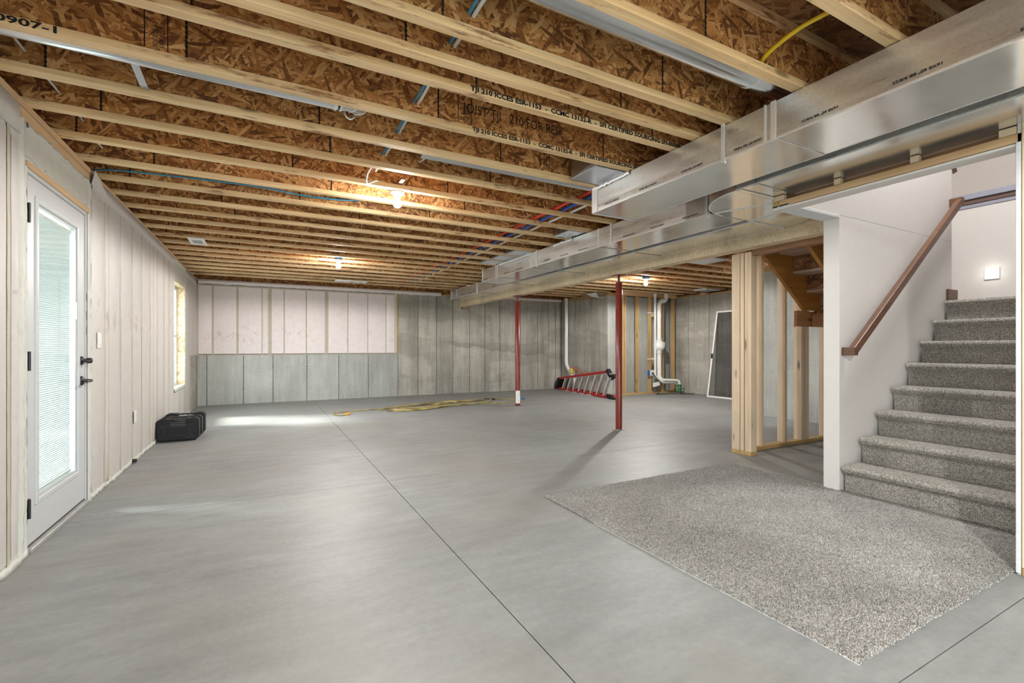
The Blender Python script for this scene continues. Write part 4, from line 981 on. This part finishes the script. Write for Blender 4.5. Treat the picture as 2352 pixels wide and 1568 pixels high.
tufts(rg, RX0, RX1-0.01, RY0, RY1, 0.006, 0.0075, 0.011, 0.0042, 'carpet')

# ================================================================== WALL PLATES
def plate(y, z, w, h, label, name, cat, kind):
    t = thing(name, (wx, y, z), label, cat)
    x = wx+0.014
    G().box(x, x+0.006, y-w/2, y+w/2, z-h/2, z+h/2).make('cover_plate', 'white', t, 0.002)
    if kind == 's': G().box(x+0.006, x+0.012, y-0.016, y+0.016, z-0.033, z+0.033).make('rocker', 'white', t, 0.002)
    else:
        for dz in (-0.022, 0.022): G().box(x+0.006, x+0.009, y-0.016, y+0.016, z+dz-0.014, z+dz+0.014).make('socket', 'white', t, 0.002)
plate(4.60, 1.165, 0.09, 0.12, 'white light switch on the insulated wall beside the door', 'light_switch', 'switch', 's')
plate(5.72, 0.44, 0.085, 0.12, 'white power outlet low on the insulated left wall', 'power_outlet', 'outlet', 'o')
pst = thing('pipe_stub', (-1.09, 5.66, 0.02), 'small black pipe end at the foot of the left wall', 'pipe'); G().tube([(-1.12, 5.66, 0.025), (-1.08, 5.66, 0.025)], 0.018, 12).make('stub', 'black', pst)

# ================================================================== TOOL CASES
def toolcase(y0, x0, wdt, hgt, dep, label):
    t = thing('tool_case', (x0, y0, 0), label, 'case', 'black tool cases by the left wall')
    r = 0.035; x1 = x0+wdt
    def outline(i, zlo=0.012, notch=True):
        a = [(x0+i+0.03, zlo+i), (x1-i-0.03, zlo+i), (x1-i, zlo+i+0.03)]
        a += [(x1-i, hgt-i-r), (x1-i-0.012, hgt-i-0.010), (x1-i-r, hgt-i)]
        if notch:
            c = (x0+x1)/2; a += [(c+0.085, hgt-i), (c+0.075, hgt-0.045), (c+0.06, hgt-0.052), (c-0.06, hgt-0.052), (c-0.075, hgt-0.045), (c-0.085, hgt-i)]
        a += [(x0+i+r, hgt-i), (x0+i+0.012, hgt-i-0.010), (x0+i, hgt-i-r), (x0+i, zlo+i+0.03)]
        return a
    half = dep/2
    G().prism(outline(0), y0+0.004, y0+half-0.0015, axis='y').make('shell', 'casep', t, 0.006, seg=2)
    G().prism(outline(0), y0+half+0.0015, y0+dep-0.004, axis='y').make('shell', 'casep', t, 0.006, seg=2)
    G().prism(outline(0.006), y0+half-0.002, y0+half+0.002, axis='y').make('rim', 'casel', t)
    c = (x0+x1)/2
    G().bar((c-0.088, y0+half, hgt-0.012), (c+0.088, y0+half, hgt-0.012), 0.03, 0.020).make('handle', 'casel', t, 0.006, seg=2)
    for xx in (x0+0.065, x1-0.065):
        l = G().box(xx-0.022, xx+0.022, y0+half-0.02, y0+half+0.016, hgt-0.002, hgt+0.006).make('latch', 'casep', t, 0.002)
        G().box(xx-0.014, xx+0.014, y0+half-0.012, y0+half+0.004, hgt+0.0055, hgt+0.0065).make('latch_slot', 'ink', l)
    # raised cross-shaped rib on the face
    z1_, z0_ = hgt-0.075, 0.045; xa, xb = x0+0.03, x1-0.055
    pr = [(xa, z1_), (xa+0.07, z1_), (xa+0.095, z1_-0.022), (xb-0.095, z1_-0.022), (xb-0.07, z1_+0.002), (xb, z1_+0.004), (xb-0.042, z1_-0.03), (xb-0.045, z0_+0.05), (xb, z0_+0.01), (xb-0.07, z0_), (xb-0.09, z0_+0.02), (xa+0.11, z0_+0.022), (xa+0.08, z0_), (xa, z0_), (xa+0.045, z0_+0.03), (xa+0.045, z1_-0.03), (xa, z1_)]
    G().tube([(p[0], y0+0.0045, p[1]) for p in pr], 0.0028, 6).make('face_rib', 'casel', t)
    for xx in (x0+0.07, x1-0.09): G().box(xx-0.02, xx+0.02, y0+0.01, y0+dep-0.01, 0.0, 0.014).make('foot', 'casep', t, 0.003)
    G().prism([(c-0.07, hgt-0.085), (c+0.07, hgt-0.085), (c+0.08, hgt-0.06), (c-0.08, hgt-0.06)], y0+0.0005, y0+0.006, axis='y').make('face_pad', 'casel', t, 0.002)
toolcase(6.72, -1.105, 0.415, 0.268, 0.15, 'black tool case nearest the door, front one of three')
toolcase(6.925, -1.10, 0.42, 0.268, 0.15, 'black tool case standing between the other two')
toolcase(7.16, -1.095, 0.425, 0.275, 0.15, 'black tool case nearest the window, rear one of three')

# ================================================================== CORD ON THE FLOOR
cd = thing('extension_cord', (2.6, 8.4, 0), 'coiled yellow extension cord lying on the floor near the far column', 'cord')
path = [(1.18, 8.02, .01), (1.10, 7.98, .01), (1.02, 8.10, .01), (1.05, 8.335, .01), (1.45, 8.42, .01), (1.93, 8.50, .01)]
rr = random.Random(5)
for q in range(7):
    cxq = 2.42+0.05*q; wq = 0.60+rr.uniform(-.08, .08); hq = 0.33+rr.uniform(-.06, .06)
    if q > 3: cxq += 0.45; wq += 0.35; hq -= 0.06
    for a in range(0, 8):
        t_ = PI-a*2*PI/8; path.append((cxq+wq*math.cos(t_)+rr.uniform(-.012, .012), 8.42+0.18*(cxq+wq*math.cos(t_)-2.5)*0.9+hq*math.sin(t_)+rr.uniform(-.012, .012), 0.010+0.004*q))
path += [(3.6, 8.9, .03), (3.3, 8.75, .03), (3.55, 8.4, .02), (4.1, 8.35, .01), (3.98, 8.2, .01), (4.3, 8.30, .01), (4.62, 8.30, .01), (4.80, 8.55, .01), (4.66, 8.82, .01), (4.35, 8.93, .01), (4.1, 8.95, .01), (3.7, 8.85, .01), (3.25, 8.95, .01)]
G().tube(smooth_path(path, 5), 0.0085, 7).make('flex', 'cord', cd)
G().tube([(1.17, 8.02, .016), (1.25, 8.06, .018)], [0.017, 0.020], 10).make('plug', 'orange', cd)
for dy in (-0.008, 0.008): G().bar((1.25, 8.06+dy, .018), (1.29, 8.08+dy, .018), 0.004, 0.006).make('prong', 'steel', cd)
G().tube([(4.08, 8.95, .018), (4.2, 8.94, .018)], 0.02, 10).tube([(4.25, 8.93, .018), (4.33, 8.93, .018)], 0.018, 10).make('connector', 'black', cd)
G().tube([(4.83, 8.7, .02), (4.90, 8.66, .02)], 0.025, 10).make('socket_end', 'bluebox', cd)

# ================================================================== LADDER
ld = thing('stepladder', (6.95, 10.3, 0), 'red fibreglass stepladder lying on its side by the concrete wall', 'ladder')
A = Vector((6.93, 10.42, 0.0)); B = Vector((6.60, 7.98, 0.0)); D = (B-A).normalized(); N = Vector((-D.y, D.x, 0)); N = -N if N.x < 0 else N   # N points to the wall
up = Vector((0, 0, 1))
def LP(s, z, o=0.0): return A+D*s+up*z+N*o
L = (B-A).length
def zt2(s): return 0.285+(0.585-0.285)*s/L
def rail(z0, z1, o, mat, nm='rail', s0=0.0, s1=None):
    s1 = L if s1 is None else s1
    G().bar(LP(s0, z0, o), LP(s1, z1, o), 0.034, 0.056).make(nm, mat, ld, 0.003)
rail(0.03, 0.03, 0, 'lred'); rail(zt2(0), zt2(L), 0, 'lred')
rail(0.04, 0.04, 0.16, 'lred', 'rear_rail'); G().bar(LP(0.45, 0.60, 0.16), LP(1.35, 0.44, 0.12), 0.05, 0.024).make('rear_rail', 'lpink', ld, 0.003)
G().bar(LP(0.50, 0.575, 0.15), LP(0.55, 0.44, 0.12), 0.07, 0.05).make('spreader_lock', 'yellow', ld, 0.003); G().bar(LP(0.62, 0.56, 0.15), LP(0.68, 0.42, 0.12), 0.03, 0.02).make('brace', 'alu', ld)
for q in range(8):
    s = 0.30+q*0.285
    stp = G().bar(LP(s, 0.045, 0), LP(s+0.16+0.02*q, zt2(s)-0.012, 0), 0.070, 0.012, up=D).make('step', 'alu', ld, 0.002); G().bar(LP(s-0.004, 0.045, -0.036), LP(s+0.156+0.02*q, zt2(s)-0.012, -0.036), 0.006, 0.026, up=D).make('step_lip', 'white', stp)
    G().bar(LP(s+0.10, 0.05, 0.16), LP(s+0.20, zt2(s)-0.03, 0.14), 0.02, 0.012, up=D).make('rear_brace', 'alu', ld)
    if q > 3: G().bar(LP(s+0.12, zt2(s)-0.16, 0.02), LP(s+0.28, zt2(s)-0.02, 0.02), 0.008, 0.014).make('knee_brace', 'alu', ld)
G().prism([(0, 0), (0.05, 0), (0.05, 0.26), (0, 0.26)], 0, 0.1)
cap = G(); q = [LP(-0.12, 0.03, -0.07), LP(0.02, 0.02, -0.07), LP(0.16, 0.27, -0.05), LP(0.02, 0.30, -0.05), LP(-0.12, 0.03, 0.2), LP(0.02, 0.02, 0.2), LP(0.16, 0.27, 0.18), LP(0.02, 0.30, 0.18)]
cap.add(q, [(0, 1, 2, 3), (7, 6, 5, 4), (0, 4, 5, 1), (1, 5, 6, 2), (2, 6, 7, 3), (3, 7, 4, 0)]).make('top_cap', 'casep', ld, 0.008, seg=2)
for z, o in ((0.03, 0), (zt2(L), 0)):
    G().bar(LP(L-0.02, z+0.04, o), LP(L+0.12, z-(0.0 if z < .1 else 0.10), o), 0.09, 0.075).make('foot', 'casep', ld, 0.01, seg=2)
G().bar(LP(L+0.08, 0.03, 0), LP(L+0.27, 0.028, -0.02), 0.07, 0.045).make('foot_pad', 'casep', ld, 0.004)
G().bar(LP(L-0.08, 0.42, 0.1), LP(L+0.05, 0.5, 0.15), 0.08, 0.09).make('foot', 'casep', ld, 0.01)
for s in (0.45, 0.85, 1.2, 1.55): G().bar(LP(s, 0.008, -0.030), LP(s+0.22, 0.008, -0.030), 0.005, 0.016).make('sticker', 'tape', ld)

# ================================================================== PLUMBING
cp = thing('drain_pipe', (7.13, 10.3, 0), 'white drain pipe rising in the corner behind the ladder', 'pipe')
G().tube([(7.09, 10.28, 2.41), (7.09, 10.28, 0.75)]+[(7.09, 10.28-0.25*(1-math.cos(a)), 0.75-0.25*math.sin(a)) for a in [i*0.8/6 for i in range(1, 7)]]+[(7.09, 9.98, 0.33), (7.09, 9.90, 0.2), (7.09, 9.88, 0.0)], 0.048, 16).make('pipe_run', 'pvc', cp)
G().lathe((7.09, 10.28, 0.78), [(0.053, -0.04), (0.053, 0.04)], 16).make('coupling', 'pvc', cp)
rd = thing('vent_pipe', (8.42, 8.27, 0), 'thick white vent pipe with a round inline fan', 'pipe')
X0, Y0_ = 8.385, 8.26
G().tube([(X0+0.23, Y0_, 2.41), (X0+0.23, Y0_, 2.34)]+[(X0+0.23-0.11*(1-math.cos(a)), Y0_, 2.34-0.11*math.sin(a)) for a in [i*PI/2/6 for i in range(1, 7)]]+[(X0+0.11-0.11*math.sin(a), Y0_, 2.12+0.11*math.cos(a)) for a in [i*PI/2/6 for i in range(1, 7)]]+[(X0, Y0_, 1.33)], 0.054, 18).make('upper_pipe', 'pvc', rd)
fan = G().lathe((X0, Y0_, 1.10), [(0.062, -0.16), (0.062, -0.07), (0.10, -0.035), (0.135, 0.0), (0.135, 0.075), (0.11, 0.125), (0.066, 0.165), (0.066, 0.24)], 26).make('fan_housing', 'pvc', rd)
for z in (0.96, 1.31, 1.26): G().lathe((X0, Y0_, z), [(0.068, -0.006), (0.068, 0.006)], 20).make('clamp', 'steel', rd)
G().box(X0+0.10, X0+0.17, Y0_-0.03, Y0_+0.04, 1.16, 1.24).make('junction_box', 'white', rd, 0.004)
G().tube([(X0, Y0_, 0.95), (X0, Y0_, 0.42)]+[(X0+0.13*(1-math.cos(a)), Y0_-0.05*math.sin(a), 0.42-0.13*math.sin(a)) for a in [i*PI/2/6 for i in range(1, 7)]]+[(X0+0.34, Y0_-0.15, 0.285), (X0+0.42, Y0_-0.19, 0.265), (X0+0.455, Y0_-0.21, 0.20), (X0+0.46, Y0_-0.22, 0.0)], 0.054, 18).make('lower_pipe', 'pvc', rd)
for z in (0.75, 1.86): G().bar((X0-0.3, Y0_+0.085, z+0.08), (X0+0.14, Y0_+0.085, z+0.08), 0.006, 0.02).make('support_bracket', 'white', rd)
dp = thing('discharge_pipe', (8.16, 8.29, 0), 'thin white pump pipe left of the thick vent pipe', 'pipe')
X1, Y1_ = 8.255, 8.26
G().tube([(X1, Y1_, 2.38), (X1, Y1_, 0.46), (X1+0.02, Y1_-0.01, 0.40), (X1+0.09, Y1_-0.03, 0.35), (X1+0.14, Y1_-0.05, 0.34), (X1+0.42, Y1_-0.28, 0.33), (X1+0.46, Y1_-0.30, 0.31), (X1+0.475, Y1_-0.31, 0.25), (X1+0.475, Y1_-0.31, 0.0)], 0.028, 14).make('pipe_run', 'pvc', dp)
G().lathe((X1, Y1_, 2.35), [(0.036, -0.03), (0.036, 0.04)], 14).make('end_coupling', 'pvc', dp)
cx_, cyy = X1+0.475, Y1_-0.31
G().lathe((cx_, cyy, 0.13), [(0.034, -0.10), (0.044, -0.09), (0.044, 0.09), (0.034, 0.10)], 16).make('check_valve', 'green', dp)
for z in (0.045, 0.215): G().lathe((cx_, cyy, z), [(0.047, -0.008), (0.047, 0.008)], 16).make('hose_clamp', 'casep', dp)
G().tube(smooth_path([(cx_+0.03, cyy-0.03, 0.01), (cx_+0.09, cyy-0.04, 0.08), (cx_+0.10, cyy-0.04, 0.14), (cx_+0.05, cyy-0.035, 0.12)]), 0.007, 6).make('float_wire', 'black', dp)
eb = thing('outlet_box', (8.12, 8.33, 0.5), 'blue electrical box with white cover on a stud', 'outlet')
G().box(8.105, 8.195, 8.30, 8.358, 0.44, 0.56).make('box', 'bluebox', eb, 0.003); G().box(8.13, 8.235, 8.288, 8.30, 0.435, 0.565).make('cover', 'white', eb, 0.002); G().box(8.17, 8.21, 8.262, 8.288, 0.47, 0.51).make('plug', 'black', eb, 0.003)
ps = thing('hanging_tag', (8.26, 8.28, 0.24), 'white tag hanging by the foot of the pump pipe', 'tag'); G().add([(8.175, 8.25, 0.16), (8.375, 8.22, 0.20), (8.375, 8.22, 0.30), (8.175, 8.25, 0.26), (8.175, 8.256, 0.16), (8.375, 8.226, 0.20), (8.375, 8.226, 0.30), (8.175, 8.256, 0.26)], [(0, 1, 2, 3), (7, 6, 5, 4), (0, 4, 5, 1), (1, 5, 6, 2), (2, 6, 7, 3), (3, 7, 4, 0)]).make('card', 'white', ps, 0.002)
cable('power_lead', [(8.20, 8.25, 0.47), (8.30, 8.2, 0.33), (8.42, 8.2, 0.18), (8.25, 8.15, 0.03), (8.15, 8.1, 0.012), (8.5, 8.05, 0.012), (8.8, 7.85, 0.012), (9.0, 7.75, 0.012)], 0.008, 'black', 'black power lead trailing on the floor under the white pipes', 'cable')
# ================================================================== SCREEN PANEL leaning on the right wall
sp = thing('screen_panel', (8.9, 6.8, 0), 'white-framed insect screen leaning on the far concrete wall', 'screen')
def SP(y, z): return (8.80+0.325*(z/1.93), y, z)
yb, yf = 7.23, 6.30
fr = [((yb-0.02, 0.02), (yb-0.02, 1.91)), ((yf+0.02, 0.02), (yf+0.02, 1.91))]
for p, q in fr: G().bar(SP(*p), SP(*q), 0.04, 0.022, up=(1, 0, 0)).make('frame_stile', 'white', sp, 0.002)
for z in (0.018, 1.915): G().bar(SP(yf, z), SP(yb, z), 0.022, 0.036).make('frame_rail', 'white', sp, 0.002)
G().add([SP(yf+0.04, 0.036), SP(yb-0.04, 0.036), SP(yb-0.04, 1.9), SP(yf+0.04, 1.9)], [(0, 1, 2, 3)]).make('mesh', 'mesh', sp, fix=False)
p = SP(yb-0.02, 0.92); G().box(p[0]-0.03, p[0]-0.012, p[1]-0.02, p[1]+0.015, 0.86, 0.97).make('latch', 'black', sp, 0.003)

for o in list(bpy.data.objects):
    if '_b' in o: del o['_b']
